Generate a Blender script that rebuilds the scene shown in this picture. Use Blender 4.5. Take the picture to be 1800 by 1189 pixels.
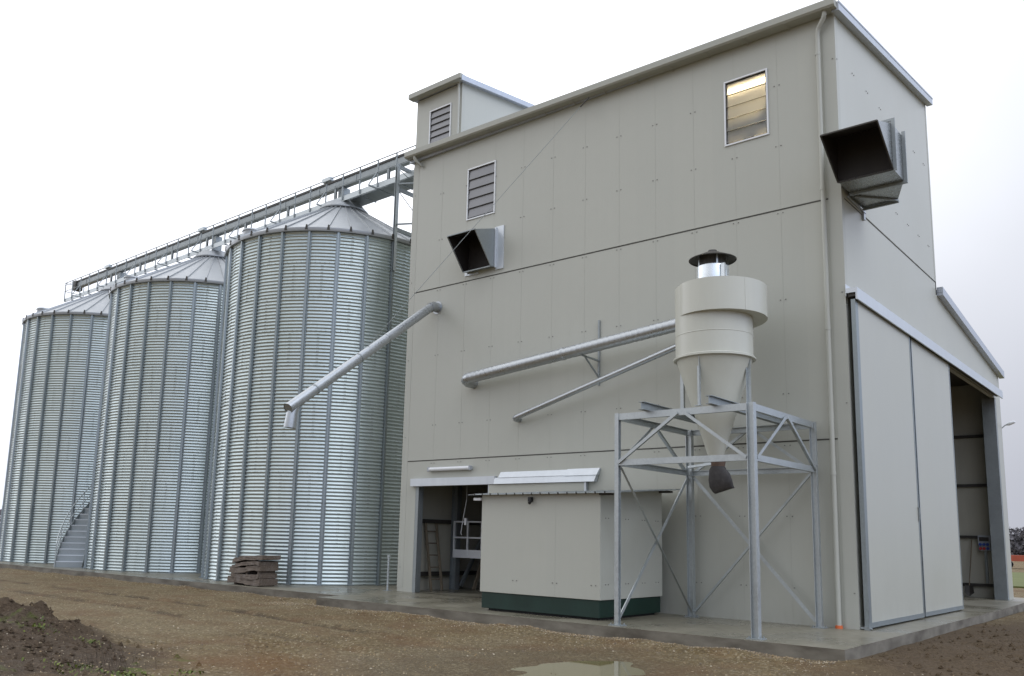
import bpy, bmesh, math, random
import numpy as np
from mathutils import Vector, Matrix, noise
random.seed(7)
C = bpy.context.scene
for o in list(bpy.data.objects): bpy.data.objects.remove(o)
R_ = math.radians
PI = math.pi

# ------------------------------------------------------------------ camera
cam = bpy.data.cameras.new('camera'); camo = bpy.data.objects.new('camera', cam); C.collection.objects.link(camo)
rt = Vector((0.76629229, 0.64204073, 0.02407979)); up = Vector((0.08477077, -0.13818507, 0.98677191)); fw = Vector((-0.63687522, 0.75411444, 0.16031644))
CP = Vector((5.8346, -18.4107, 1.65))
camo.matrix_world = Matrix(((rt.x, up.x, -fw.x, CP.x), (rt.y, up.y, -fw.y, CP.y), (rt.z, up.z, -fw.z, CP.z), (0, 0, 0, 1)))
cam.sensor_fit = 'HORIZONTAL'; cam.sensor_width = 36; cam.lens = 1519.83 / 1800 * 36
cam.shift_x = 29.83 / 1800; cam.shift_y = 103.68 / 1800
cam.clip_start = 0.1; cam.clip_end = 3000
C.camera = camo

# ------------------------------------------------------------------ sky, sun, exposure
SUN_EL, SUN_AZ = 50, 100            # azimuth measured clockwise from +y
w = bpy.data.worlds.new('World'); C.world = w; w.use_nodes = True
nt = w.node_tree; nt.nodes.clear(); N = nt.nodes.new; Lk = nt.links.new
out = N('ShaderNodeOutputWorld'); bg = N('ShaderNodeBackground'); bg.inputs['Strength'].default_value = 0.1
sky = N('ShaderNodeTexSky'); sky.sky_type = 'NISHITA'; sky.sun_disc = False
sky.sun_elevation = R_(SUN_EL); sky.sun_rotation = R_(SUN_AZ); sky.dust_density = 6; sky.air_density = 1.0
tc = N('ShaderNodeTexCoord')
sep = N('ShaderNodeSeparateXYZ'); Lk(tc.outputs['Generated'], sep.inputs[0])
# overcast sheet: paler high up, cooler grey low down, soft cloud structure
mr = N('ShaderNodeMapRange'); mr.inputs['From Min'].default_value = -0.02; mr.inputs['From Max'].default_value = 0.55
mr.interpolation_type = 'SMOOTHSTEP'; Lk(sep.outputs['Z'], mr.inputs['Value'])
ramp = N('ShaderNodeMix'); ramp.data_type = 'RGBA'
ramp.inputs[6].default_value = (5.7, 5.9, 6.7, 1); ramp.inputs[7].default_value = (10.6, 10.8, 11.3, 1)
Lk(mr.outputs[0], ramp.inputs[0])
# a bright cool lobe to the right (+x), a bright one to the left, duller behind the camera
def lobe(v, a, b, lo, hi):
    d_ = N('ShaderNodeVectorMath'); d_.operation = 'DOT_PRODUCT'; d_.inputs[1].default_value = Vector(v).normalized(); Lk(tc.outputs['Generated'], d_.inputs[0])
    m_ = N('ShaderNodeMapRange'); m_.inputs['From Min'].default_value = a; m_.inputs['From Max'].default_value = b; m_.interpolation_type = 'SMOOTHSTEP'
    m_.inputs['To Min'].default_value = lo; m_.inputs['To Max'].default_value = hi; Lk(d_.outputs['Value'], m_.inputs['Value']); return m_.outputs[0]
def mulm(a, b):
    m_ = N('ShaderNodeMath'); m_.operation = 'MULTIPLY'; Lk(a, m_.inputs[0]); Lk(b, m_.inputs[1]); return m_.outputs[0]
lob = mulm(mulm(lobe((.92, .10, .30), .1, .95, 1.0, 1.55), lobe((-.93, .15, .30), -.1, .9, .92, 1.5)), lobe((0, -1, .12), -.05, .85, 1.0, .88))
lob = mulm(mulm(lob, lobe((.10, .95, .25), .72, .98, 1.0, .74)), lobe((-.985, -.13, .10), .86, .985, 1.0, 1.7))
nz = N('ShaderNodeTexNoise'); nz.inputs['Scale'].default_value = 2.2; nz.inputs['Detail'].default_value = 5; Lk(tc.outputs['Generated'], nz.inputs['Vector'])
mr3 = N('ShaderNodeMapRange'); mr3.inputs['From Min'].default_value = 0.3; mr3.inputs['From Max'].default_value = 0.7
mr3.inputs['To Min'].default_value = 0.93; mr3.inputs['To Max'].default_value = 1.07; Lk(nz.outputs['Fac'], mr3.inputs['Value'])
mm = N('ShaderNodeMath'); mm.operation = 'MULTIPLY'; Lk(lob, mm.inputs[0]); Lk(mr3.outputs[0], mm.inputs[1])
vs = N('ShaderNodeVectorMath'); vs.operation = 'SCALE'; tint = N('ShaderNodeMix'); tint.data_type = 'RGBA'; tint.blend_type = 'MULTIPLY'; tint.inputs[7].default_value = (0.87, 0.96, 1.14, 1)
Lk(lobe((.95, .05, .30), -.1, .8, 0.0, 1.0), tint.inputs[0]); Lk(ramp.outputs[2], tint.inputs[6]); Lk(tint.outputs[2], vs.inputs[0]); Lk(mm.outputs[0], vs.inputs['Scale'])
mx = N('ShaderNodeMix'); mx.data_type = 'RGBA'; mx.inputs[0].default_value = 0.92
Lk(sky.outputs[0], mx.inputs[6]); Lk(vs.outputs[0], mx.inputs[7])
Lk(mx.outputs[2], bg.inputs['Color']); Lk(bg.outputs[0], out.inputs[0])
sl = bpy.data.lights.new('sun', 'SUN'); sl.energy = 0.45; sl.angle = R_(40); sl.color = (1, 0.985, 0.96)
so = bpy.data.objects.new('sun', sl); C.collection.objects.link(so)
az = R_(SUN_AZ); el = R_(SUN_EL)
sd = Vector((math.sin(az) * math.cos(el), math.cos(az) * math.cos(el), math.sin(el)))
so.rotation_euler = sd.to_track_quat('Z', 'Y').to_euler(); so.location = sd * 60
C.view_settings.view_transform = 'Standard'; C.view_settings.look = 'None'; C.view_settings.exposure = 0.24; C.view_settings.gamma = 1
C.cycles.max_bounces = 6; C.cycles.diffuse_bounces = 3; C.cycles.glossy_bounces = 3

# ------------------------------------------------------------------ materials
class NT:
    def __init__(s, name):
        s.m = bpy.data.materials.new(name); s.m.use_nodes = True; s.t = s.m.node_tree
        s.b = s.t.nodes['Principled BSDF']; s.tc = None
    def n(s, ty, **kw):
        x = s.t.nodes.new(ty)
        for k, v in kw.items(): setattr(x, k, v)
        return x
    def l(s, a, b): s.t.links.new(a, b)
    def co(s, scale=(1, 1, 1)):
        if not s.tc: s.tc = s.n('ShaderNodeTexCoord')
        mp = s.n('ShaderNodeMapping'); mp.inputs['Scale'].default_value = scale; s.l(s.tc.outputs['Object'], mp.inputs[0]); return mp.outputs[0]
    def noise(s, sc, det=4, scale=(1, 1, 1), rough=0.55):
        x = s.n('ShaderNodeTexNoise'); x.inputs['Scale'].default_value = sc; x.inputs['Detail'].default_value = det; x.inputs['Roughness'].default_value = rough
        s.l(s.co(scale), x.inputs['Vector']); return x.outputs['Fac']
    def rng(s, v, a, b, c=0., d=1.):
        x = s.n('ShaderNodeMapRange'); x.inputs['From Min'].default_value = a; x.inputs['From Max'].default_value = b
        x.inputs['To Min'].default_value = c; x.inputs['To Max'].default_value = d; s.l(v, x.inputs['Value']); return x.outputs[0]
    def mix(s, f, a, b, blend='MIX'):
        x = s.n('ShaderNodeMix', data_type='RGBA', blend_type=blend)
        for sock, v in ((x.inputs[0], f), (x.inputs[6], a), (x.inputs[7], b)):
            if hasattr(v, 'is_output') or isinstance(v, bpy.types.NodeSocket): s.l(v, sock)
            elif isinstance(v, (int, float)): sock.default_value = v
            else: sock.default_value = (*v, 1)
        return x.outputs[2]
    def math(s, op, a, b=0.):
        x = s.n('ShaderNodeMath', operation=op)
        for sock, v in ((x.inputs[0], a), (x.inputs[1], b)):
            if isinstance(v, bpy.types.NodeSocket): s.l(v, sock)
            else: sock.default_value = v
        return x.outputs[0]
    def bump(s, h, dist, strength=1.0):
        x = s.n('ShaderNodeBump'); x.inputs['Distance'].default_value = dist; x.inputs['Strength'].default_value = strength
        s.l(h, x.inputs['Height']); s.l(x.outputs[0], s.b.inputs['Normal'])
    def set(s, **kw):
        for k, v in kw.items():
            i = s.b.inputs[k.replace('_', ' ')]
            if isinstance(v, bpy.types.NodeSocket): s.l(v, i)
            elif isinstance(v, tuple): i.default_value = (*v, 1)
            else: i.default_value = v
        return s.m

def paint(name, col, rough=0.45, var=0.06, metal=0.0, sc=1.3, streak=0.5, spec=0.5):
    k = NT(name); a = k.noise(sc, 5); st = k.noise(1.1, 4, (5, 5, 0.25))
    f = k.math('ADD', k.math('MULTIPLY', a, 1 - streak), k.math('MULTIPLY', st, streak))
    c = k.mix(k.rng(f, 0.3, 0.7), tuple(x * (1 - var) for x in col), tuple(min(1, x * (1 + var)) for x in col))
    k.bump(k.noise(60, 2), 0.0006, 0.4)
    return k.set(Base_Color=c, Roughness=k.rng(a, 0.3, 0.7, rough - 0.06, rough + 0.08), Metallic=metal, Specular_IOR_Level=spec)

def galv(name, col=(0.46, 0.49, 0.49), rough=0.40, metal=0.75, var=0.09, sc=9.0):
    k = NT(name); v = k.n('ShaderNodeTexVoronoi'); v.inputs['Scale'].default_value = sc * 3; k.l(k.co(), v.inputs['Vector'])
    sp = k.n('ShaderNodeSeparateColor'); k.l(v.outputs['Color'], sp.inputs[0])
    f = k.math('ADD', k.math('MULTIPLY', sp.outputs[0], 0.35), k.math('MULTIPLY', k.noise(sc * 0.25, 5), 0.65))
    c = k.mix(k.rng(f, 0.25, 0.75), tuple(x * (1 - var) for x in col), tuple(min(1, x * (1 + var)) for x in col))
    return k.set(Base_Color=c, Roughness=k.rng(f, 0.3, 0.7, rough - 0.07, rough + 0.1), Metallic=metal)

M = {}
# insulated wall panels: fine vertical micro ribs, weak blotches, faint rain streaks
k = NT('wall_panel'); a = k.noise(0.35, 4); st = k.noise(0.8, 5, (5, 5, 0.12)); fine = k.noise(3, 6)
f = k.math('ADD', k.math('ADD', k.math('MULTIPLY', a, 0.6), k.math('MULTIPLY', st, 0.2)), k.math('MULTIPLY', fine, 0.2))
base = k.mix(k.rng(f, 0.32, 0.68), (0.426, 0.426, 0.366), (0.458, 0.458, 0.394))
sx = k.n('ShaderNodeSeparateXYZ'); k.l(k.co(), sx.inputs[0])
pid = k.math('FLOOR', k.math('DIVIDE', k.math('ADD', k.math('ADD', sx.outputs['X'], sx.outputs['Y']), 3.13), 1.0713)); wn_ = k.n('ShaderNodeTexWhiteNoise', noise_dimensions='1D'); k.l(pid, wn_.inputs['W'])
base = k.mix(k.math('MULTIPLY', wn_.outputs['Value'], 0.5), base, (0.422, 0.425, 0.368))
grime = k.math('MULTIPLY', k.rng(sx.outputs['Z'], 0.0, 0.6, 1, 0), k.rng(k.noise(1.6, 5, (3, 3, 0.6)), 0.4, 0.75))
base = k.mix(k.math('MULTIPLY', grime, 0.28), base, (0.27, 0.25, 0.20))
xy = k.math('ADD', sx.outputs['X'], sx.outputs['Y'])
wv = k.math('SINE', k.math('MULTIPLY', xy, 2 * PI / 0.086))
k.bump(k.math('ADD', k.math('MULTIPLY', k.rng(wv, -1, 1), 0.3), k.math('MULTIPLY', k.noise(0.9, 2), 1.2)), 0.0022, 0.5)
M['clad'] = k.set(Base_Color=base, Roughness=k.rng(a, 0.3, 0.7, 0.30, 0.40), Specular_IOR_Level=0.55)
M['trim'] = paint('painted_trim', (0.43, 0.432, 0.375), 0.42, 0.04)
M['gutter'] = paint('gutter_paint', (0.37, 0.37, 0.315), 0.4, 0.05)
M['fascia'] = paint('white_flashing', (0.47, 0.50, 0.54), 0.35, 0.08, metal=0.4)
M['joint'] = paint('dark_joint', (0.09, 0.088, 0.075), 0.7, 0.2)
M['jointp'] = paint('pale_joint', (0.405, 0.404, 0.35), 0.6, 0.04)
M['screw'] = paint('screw_head', (0.19, 0.185, 0.165), 0.5, 0.2)
M['galv'] = galv('galvanised_steel')
M['galvd'] = galv('galvanised_steel_dull', (0.31, 0.335, 0.335), 0.5, 0.65)
M['hoodm'] = galv('hood_steel', (0.30, 0.31, 0.30), 0.30, 0.92, 0.08)
M['stiff'] = galv('stiffener_steel', (0.29, 0.325, 0.33), 0.40, 0.75, 0.08)
M['roofm'] = galv('silo_roof_steel', (0.36, 0.375, 0.38), 0.45, 0.6, 0.05, 2.0)
M['sheet'] = paint('galvanised_sheet', (0.60, 0.63, 0.65), 0.38, 0.06, metal=0.5, sc=2.0)
# corrugated silo sheets: zinc with panel to panel tone changes and rain streaks
k = NT('corrugated_zinc'); a = k.noise(0.6, 4); st = k.noise(1.0, 4, (3, 3, 0.12))
f = k.math('ADD', k.math('MULTIPLY', a, 0.5), k.math('MULTIPLY', st, 0.5))
c = k.mix(k.rng(f, 0.32, 0.68), (0.46, 0.525, 0.520), (0.57, 0.635, 0.630))
M['corr'] = k.set(Base_Color=c, Roughness=k.rng(f, 0.3, 0.7, 0.30, 0.42), Metallic=0.80)
M['bolt'] = galv('bolt_steel', (0.20, 0.21, 0.21), 0.5, 0.6)
M['duct'] = galv('spiral_duct_steel', (0.43, 0.45, 0.46), 0.34, 0.8, 0.08)
M['cyc'] = paint('cyclone_paint', (0.53, 0.53, 0.455), 0.36, 0.04, sc=2.0)
M['tube'] = paint('bright_steel_tube', (0.72, 0.76, 0.78), 0.28, 0.06, metal=0.8, sc=3)
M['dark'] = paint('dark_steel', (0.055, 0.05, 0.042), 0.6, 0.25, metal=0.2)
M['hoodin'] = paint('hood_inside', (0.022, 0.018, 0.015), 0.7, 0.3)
M['green'] = paint('dark_green_plinth', (0.004, 0.024, 0.016), 0.42, 0.25, streak=0.3)
M['black'] = paint('black_rubber', (0.02, 0.02, 0.02), 0.6, 0.3)
M['white'] = paint('white_paint', (0.74, 0.75, 0.75), 0.4, 0.04)
M['wframe'] = paint('window_frame_metal', (0.66, 0.67, 0.67), 0.35, 0.05, metal=0.3)
M['orange'] = paint('orange_plastic', (0.62, 0.13, 0.03), 0.5, 0.1)
M['bag'] = paint('dark_dust_sack', (0.05, 0.046, 0.045), 0.75, 0.5, sc=9, streak=0.2)
M['bagneck'] = paint('sack_neck_cloth', (0.12, 0.08, 0.06), 0.9, 0.3, sc=12, streak=0.2)
M['innerwall'] = paint('inner_wall_panel', (0.46, 0.44, 0.36), 0.55, 0.08)
M['oldwood'] = paint('weathered_wood', (0.20, 0.16, 0.11), 0.85, 0.35, sc=6)
M['blue'] = paint('blue_socket', (0.03, 0.08, 0.35), 0.4, 0.1); M['red'] = paint('red_socket', (0.45, 0.03, 0.03), 0.4, 0.1)
M['greybox'] = paint('grey_plastic', (0.40, 0.42, 0.44), 0.5, 0.05)
M['redpaint'] = paint('faded_red_paint', (0.42, 0.10, 0.06), 0.5, 0.2)
M['barrel'] = paint('rusty_drum', (0.18, 0.10, 0.07), 0.7, 0.3)
# pallet timber
k = NT('dark_weathered_timber'); g = k.noise(3, 6, (1.2, 9, 16)); g2 = k.noise(5, 3)
c = k.mix(k.rng(g, 0.3, 0.7), (0.050, 0.036, 0.025), (0.19, 0.15, 0.115)); c = k.mix(k.math('MULTIPLY', k.rng(g2, 0.5, 0.7), 0.4), c, (0.25, 0.22, 0.20))
k.bump(g, 0.01, 0.8); M['pallet'] = k.set(Base_Color=c, Roughness=0.85)
# louvre glass: frosted grey
k = NT('grey_louvre_glass'); c = k.mix(k.noise(2.5, 4), (0.19, 0.19, 0.195), (0.25, 0.25, 0.255))
M['louvre'] = k.set(Base_Color=c, Roughness=0.25, Specular_IOR_Level=0.6)
k = NT('clear_louvre_glass'); M['glass'] = k.set(Base_Color=(0.92, 0.93, 0.93), Roughness=0.34, IOR=1.2, Transmission_Weight=0.92, Specular_IOR_Level=0.6)
k = NT('lamp_tube'); M['lamp'] = k.set(Base_Color=(1, 0.9, 0.7), Emission_Color=(1.0, 0.78, 0.45), Emission_Strength=11.0)
# wet concrete slab
k = NT('wet_concrete'); a = k.noise(0.55, 6); b2 = k.noise(5, 6); d3 = k.noise(38, 3)
c = k.mix(k.rng(a, 0.3, 0.72), (0.132, 0.120, 0.084), (0.222, 0.202, 0.150)); c = k.mix(k.math('MULTIPLY', k.rng(b2, 0.45, 0.75), 0.5), c, (0.265, 0.243, 0.188)); c = k.mix(k.math('MULTIPLY', k.rng(d3, 0.5, 0.8), 0.25), c, (0.11, 0.10, 0.075))
k.bump(k.math('ADD', b2, k.math('MULTIPLY', d3, 0.3)), 0.004, 0.4)
M['conc'] = k.set(Base_Color=c, Roughness=k.rng(a, 0.35, 0.65, 0.16, 0.55))
k = NT('slab_edge_concrete'); a = k.noise(1.4, 6, (1, 1, 2.5)); d3 = k.noise(20, 4)
c = k.mix(k.rng(a, 0.32, 0.68), (0.085, 0.072, 0.052), (0.205, 0.185, 0.145)); k.bump(d3, 0.006, 0.5)
M['edge'] = k.set(Base_Color=c, Roughness=0.75)
# gravel yard and soil
k = NT('gravel_yard')
geo = k.n('ShaderNodeNewGeometry'); sxy = k.n('ShaderNodeSeparateXYZ'); k.l(geo.outputs['Position'], sxy.inputs[0]); X, Y, Z = sxy.outputs
big = k.noise(0.28, 5); mid = k.noise(1.9, 6); fine = k.noise(17, 6, rough=0.7)
grit = k.n('ShaderNodeTexVoronoi'); grit.inputs['Scale'].default_value = 26; k.l(k.co(), grit.inputs['Vector'])
gs = k.n('ShaderNodeSeparateColor'); k.l(grit.outputs['Color'], gs.inputs[0])
g0 = k.mix(k.rng(mid, 0.3, 0.7), (0.122, 0.084, 0.036), (0.215, 0.160, 0.078))
g0 = k.mix(k.rng(big, 0.42, 0.62), g0, (0.215, 0.168, 0.094))
g0 = k.mix(k.math('MULTIPLY', k.rng(fine, 0.42, 0.66), 0.62), g0, (0.066, 0.042, 0.021))
g0 = k.mix(k.math('MULTIPLY', k.rng(gs.outputs[0], 0.72, 0.98), 0.75), g0, (0.36, 0.30, 0.19))
g0 = k.mix(k.math('MULTIPLY', k.rng(gs.outputs[1], 0.80, 0.98), 0.6), g0, (0.055, 0.042, 0.03))
for yc_, w_ in ((-6.1, .75), (-7.75, .6)):   # dark damp wheel tracks
    ex_ = k.math('MULTIPLY', k.math('MAXIMUM', k.math('ADD', X, 14.0), 0.0), 0.12)
    d_ = k.math('ABSOLUTE', k.math('ADD', k.math('ADD', Y, ex_), k.math('SUBTRACT', k.math('MULTIPLY', k.math('SUBTRACT', mid, 0.5), 0.5), yc_)))
    tm = k.math('MULTIPLY', k.math('MULTIPLY', k.rng(d_, 0.05, 0.22, 1, 0), k.rng(k.noise(0.7, 3), 0.38, 0.55)), k.math('MULTIPLY', k.rng(X, -5, -8, 0, 1), w_)); g0 = k.mix(tm, g0, (0.058, 0.040, 0.024))
rusty = k.math('MULTIPLY', k.rng(k.noise(0.9, 4), 0.48, 0.66), 0.55)
g0 = k.mix(rusty, g0, (0.145, 0.082, 0.040))
# dark soil: lower left heap and the churned right corner
def zone(cx, cy, r0, r1, sxx=1., syy=1.):
    dx = k.math('MULTIPLY', k.math('SUBTRACT', X, cx), sxx); dy = k.math('MULTIPLY', k.math('SUBTRACT', Y, cy), syy)
    d = k.math('SQRT', k.math('ADD', k.math('MULTIPLY', dx, dx), k.math('MULTIPLY', dy, dy)))
    d = k.math('ADD', d, k.math('MULTIPLY', k.math('SUBTRACT', k.noise(1.2, 5), 0.5), 2.2))
    return k.rng(d, r0, r1, 1, 0)
soil = k.mix(k.rng(fine, 0.3, 0.72), (0.040, 0.026, 0.015), (0.118, 0.083, 0.052)); soil = k.mix(k.math('MULTIPLY', k.rng(mid, 0.45, 0.7), 0.6), soil, (0.098, 0.075, 0.052))
g0 = k.mix(zone(-7.8, -14.3, 2.7, 3.6), g0, soil)
mud = k.mix(k.rng(fine, 0.3, 0.72), (0.060, 0.039, 0.021), (0.150, 0.108, 0.064))
g0 = k.mix(zone(4.5, 1.5, 3.6, 5.0, 1.0, 0.45), g0, mud)
g0 = k.mix(k.math('MULTIPLY', zone(-4.9, -10.7, 0.3, 1.5, 0.8, 1.2), 0.6), g0, (0.17, 0.088, 0.038))
moss = k.math('MULTIPLY', k.math('MULTIPLY', zone(-6.6, -13.6, 1.6, 3.0), k.rng(k.noise(1.9, 4), 0.62, 0.70)), 0.7)
g0 = k.mix(moss, g0, (0.09, 0.12, 0.018))
wet = k.math('MULTIPLY', zone(-2.1, -8.4, 1.6, 3.2, 1.0, 0.8), 0.85); g0 = k.mix(k.math('MULTIPLY', wet, 0.45), g0, (0.085, 0.066, 0.040))
k.bump(k.math('ADD', k.math('ADD', k.math('MULTIPLY', fine, 0.8), k.math('MULTIPLY', mid, 0.5)), k.math('MULTIPLY', grit.outputs['Distance'], -0.5)), 0.06, 1.0)
M['ground'] = k.set(Base_Color=g0, Roughness=k.math('SUBTRACT', k.rng(big, 0.3, 0.7, 0.7, 0.95), k.math('MULTIPLY', wet, 0.35)), Specular_IOR_Level=0.16)
k = NT('muddy_water'); M['water'] = k.set(Base_Color=(0.16, 0.135, 0.06), Roughness=0.02, IOR=1.33, Specular_IOR_Level=0.6)
k.bump(k.noise(5, 2), 0.0015, 0.15)
k = NT('pebble'); oi = k.n('ShaderNodeNewGeometry'); 
c = k.n('ShaderNodeValToRGB'); k.l(oi.outputs['Random Per Island'], c.inputs[0])
for i, (pp, col) in enumerate([(0, (0.10, 0.075, 0.05)), (0.35, (0.22, 0.17, 0.11)), (0.6, (0.29, 0.22, 0.12)), (0.8, (0.27, 0.18, 0.08)), (0.95, (0.42, 0.36, 0.26))]):
    e = c.color_ramp.elements[i] if i < 2 else c.color_ramp.elements.new(pp); e.position = pp; e.color = (*col, 1)
M['pebble'] = k.set(Base_Color=c.outputs[0], Roughness=0.7)
k = NT('meadow_grass'); M['meadow'] = k.set(Base_Color=k.mix(k.noise(0.3, 5), (0.06, 0.075, 0.015), (0.13, 0.14, 0.03)), Roughness=0.9)
k = NT('weed_leaf'); oi = k.n('ShaderNodeNewGeometry'); M['weed'] = k.set(Base_Color=k.mix(oi.outputs['Random Per Island'], (0.05, 0.075, 0.010), (0.15, 0.17, 0.022)), Roughness=0.7)
k = NT('bare_twigs'); M['twig'] = k.set(Base_Color=(0.06, 0.045, 0.03), Roughness=0.9)
k = NT('hazed_tree_leaf'); oi = k.n('ShaderNodeNewGeometry'); M['leaf'] = k.set(Base_Color=k.mix(oi.outputs['Random Per Island'], (0.085, 0.08, 0.085), (0.15, 0.14, 0.145)), Roughness=0.95)  # greyed and lightened: distance haze is mixed into the leaf colour

# ------------------------------------------------------------------ mesh builder
ORG = {}
class MB:
    def __init__(s): s.v = []; s.f = []
    def add(s, vs, fs):
        n = len(s.v); s.v += [tuple(p) for p in vs]; s.f += [tuple(i + n for i in q) for q in fs]; return s
    def box(s, x0, x1, y0, y1, z0, z1):
        vs = [(x, y, z) for z in (z0, z1) for y in (y0, y1) for x in (x0, x1)]
        return s.add(vs, [(0, 2, 3, 1), (4, 5, 7, 6), (0, 1, 5, 4), (2, 6, 7, 3), (0, 4, 6, 2), (1, 3, 7, 5)])
    def hexa(s, b, t):      # 4 bottom + 4 top points, both counter-clockwise from above
        return s.add(list(b) + list(t), [(3, 2, 1, 0), (4, 5, 6, 7), (0, 1, 5, 4), (1, 2, 6, 5), (2, 3, 7, 6), (3, 0, 4, 7)])
    def frame(s, p, q, upv=(0, 0, 1)):
        p = Vector(p); q = Vector(q); d = (q - p).normalized(); u = Vector(upv)
        if abs(d.dot(u)) > 0.98: u = Vector((0, 1, 0)) if abs(d.y) < 0.9 else Vector((1, 0, 0))
        a = d.cross(u).normalized(); b = a.cross(d).normalized(); return p, q, a, b
    def bar(s, p, q, wd, h=None, upv=(0, 0, 1), oa=0., ob=0.):
        h = h or wd; p, q, a, b = s.frame(p, q, upv); p = p + a * oa + b * ob; q = q + a * oa + b * ob
        k4 = [(-.5, -.5), (.5, -.5), (.5, .5), (-.5, .5)]
        return s.add([p + a * wd * i + b * h * j for i, j in k4] + [q + a * wd * i + b * h * j for i, j in k4],
                     [(3, 2, 1, 0), (4, 5, 6, 7), (0, 1, 5, 4), (1, 2, 6, 5), (2, 3, 7, 6), (3, 0, 4, 7)])
    def ibeam(s, p, q, wd, h, t=0.012, upv=(0, 0, 1)):
        s.bar(p, q, wd, t, upv, 0, h / 2 - t / 2); s.bar(p, q, wd, t, upv, 0, -h / 2 + t / 2); return s.bar(p, q, t, h - 2 * t, upv)
    def chan(s, p, q, wd, h, t=0.012, upv=(0, 0, 1)):
        s.bar(p, q, t, h, upv, wd / 2 - t / 2, 0); s.bar(p, q, wd - t, t, upv, -t / 2, h / 2 - t / 2); return s.bar(p, q, wd - t, t, upv, -t / 2, -h / 2 + t / 2)
    def angle(s, p, q, wd, t=0.008, upv=(0, 0, 1)):
        s.bar(p, q, t, wd, upv, wd / 2 - t / 2, 0); return s.bar(p, q, wd - t, t, upv, -t / 2, -wd / 2 + t / 2)
    def tube(s, pts, r, n=16, caps=True, ribs=None):
        pts = [Vector(p) for p in pts]; rings = []; a = None
        for i, p in enumerate(pts):
            d = (pts[min(i + 1, len(pts) - 1)] - pts[max(i - 1, 0)]).normalized()
            if a is None:
                u = Vector((0, 0, 1)) if abs(d.z) < 0.9 else Vector((1, 0, 0)); a = d.cross(u).normalized()
            else: a = (a - d * a.dot(d)).normalized()
            b = d.cross(a); rr = r[i] if isinstance(r, (list, tuple)) else r
            rings.append([p + (a * math.cos(2 * PI * j / n) + b * math.sin(2 * PI * j / n)) * rr for j in range(n)])
        vs = [v for rg in rings for v in rg]; fs = []
        for i in range(len(rings) - 1):
            for j in range(n):
                fs.append((i * n + j, i * n + (j + 1) % n, (i + 1) * n + (j + 1) % n, (i + 1) * n + j))
        if caps: fs.append(tuple(range(n - 1, -1, -1))); fs.append(tuple((len(rings) - 1) * n + j for j in range(n)))
        return s.add(vs, fs)
    def lathe(s, c, prof, n=48, a0=0., a1=2 * PI):
        full = abs(a1 - a0 - 2 * PI) < 1e-6; m = n if full else n + 1
        vs = [(c[0] + r * math.cos(a0 + (a1 - a0) * j / n), c[1] + r * math.sin(a0 + (a1 - a0) * j / n), c[2] + z) for r, z in prof for j in range(m)]
        fs = []
        for i in range(len(prof) - 1):
            for j in range(n):
                k2 = (j + 1) % m; fs.append((i * m + j, i * m + k2, (i + 1) * m + k2, (i + 1) * m + j))
        return s.add(vs, fs)
    def prism_x(s, poly, x0, x1):   # poly in (y,z), counter-clockwise seen from +x
        n = len(poly); vs = [(x0, y, z) for y, z in poly] + [(x1, y, z) for y, z in poly]
        return s.add(vs, [tuple(range(n - 1, -1, -1)), tuple(range(n, 2 * n))] + [(i, (i + 1) % n, n + (i + 1) % n, n + i) for i in range(n)])
    def prism_z(s, poly, z0, z1):
        n = len(poly); vs = [(x, y, z0) for x, y in poly] + [(x, y, z1) for x, y in poly]
        return s.add(vs, [tuple(range(n - 1, -1, -1)), tuple(range(n, 2 * n))] + [(i, (i + 1) % n, n + (i + 1) % n, n + i) for i in range(n)])
    def build(s, name, mat, parent=None, smooth=False, bevel=0, auto=None):
        o0 = ORG.get(parent, (0, 0, 0)) if parent is not None else (0, 0, 0)
        me = bpy.data.meshes.new(name)
        me.from_pydata([(x - o0[0], y - o0[1], z - o0[2]) for x, y, z in s.v], [], s.f)
        me.materials.append(mat if not isinstance(mat, str) else M[mat])
        o = bpy.data.objects.new(name, me); C.collection.objects.link(o)
        if parent is not None: o.parent = parent; ORG[o] = o0
        if smooth:
            for p in me.polygons: p.use_smooth = True
            if auto:
                md = o.modifiers.new('edges', 'EDGE_SPLIT'); md.split_angle = R_(auto)
        if bevel:
            b = o.modifiers.new('bevel', 'BEVEL'); b.width = bevel; b.segments = 2; b.limit_method = 'ANGLE'
        return o

def thing(name, label, cat, loc=(0, 0, 0), group=None):
    o = bpy.data.objects.new(name, None); C.collection.objects.link(o); o.location = loc; o.empty_display_size = 0.2
    o['label'] = label; o['category'] = cat
    if group: o['group'] = group
    ORG[o] = tuple(loc); return o
def tag(o, label, cat, group=None):
    o['label'] = label; o['category'] = cat
    if group: o['group'] = group
    return o
def kind(o, k): o['kind'] = k; return o

# ------------------------------------------------------------------ dimensions (metres, building corner at the origin, slab top at z=0)
BL, D1, D2 = 13.37, 8.0, 16.2
GZ = -0.2
ZE = 13.55                   # front wall top
def ztop(y): return ZE + (14.72 - 13.55) * y / D1
def zlow(y): return 8.88 + (7.82 - 8.88) * (y - D1) / (D2 - D1)

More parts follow.
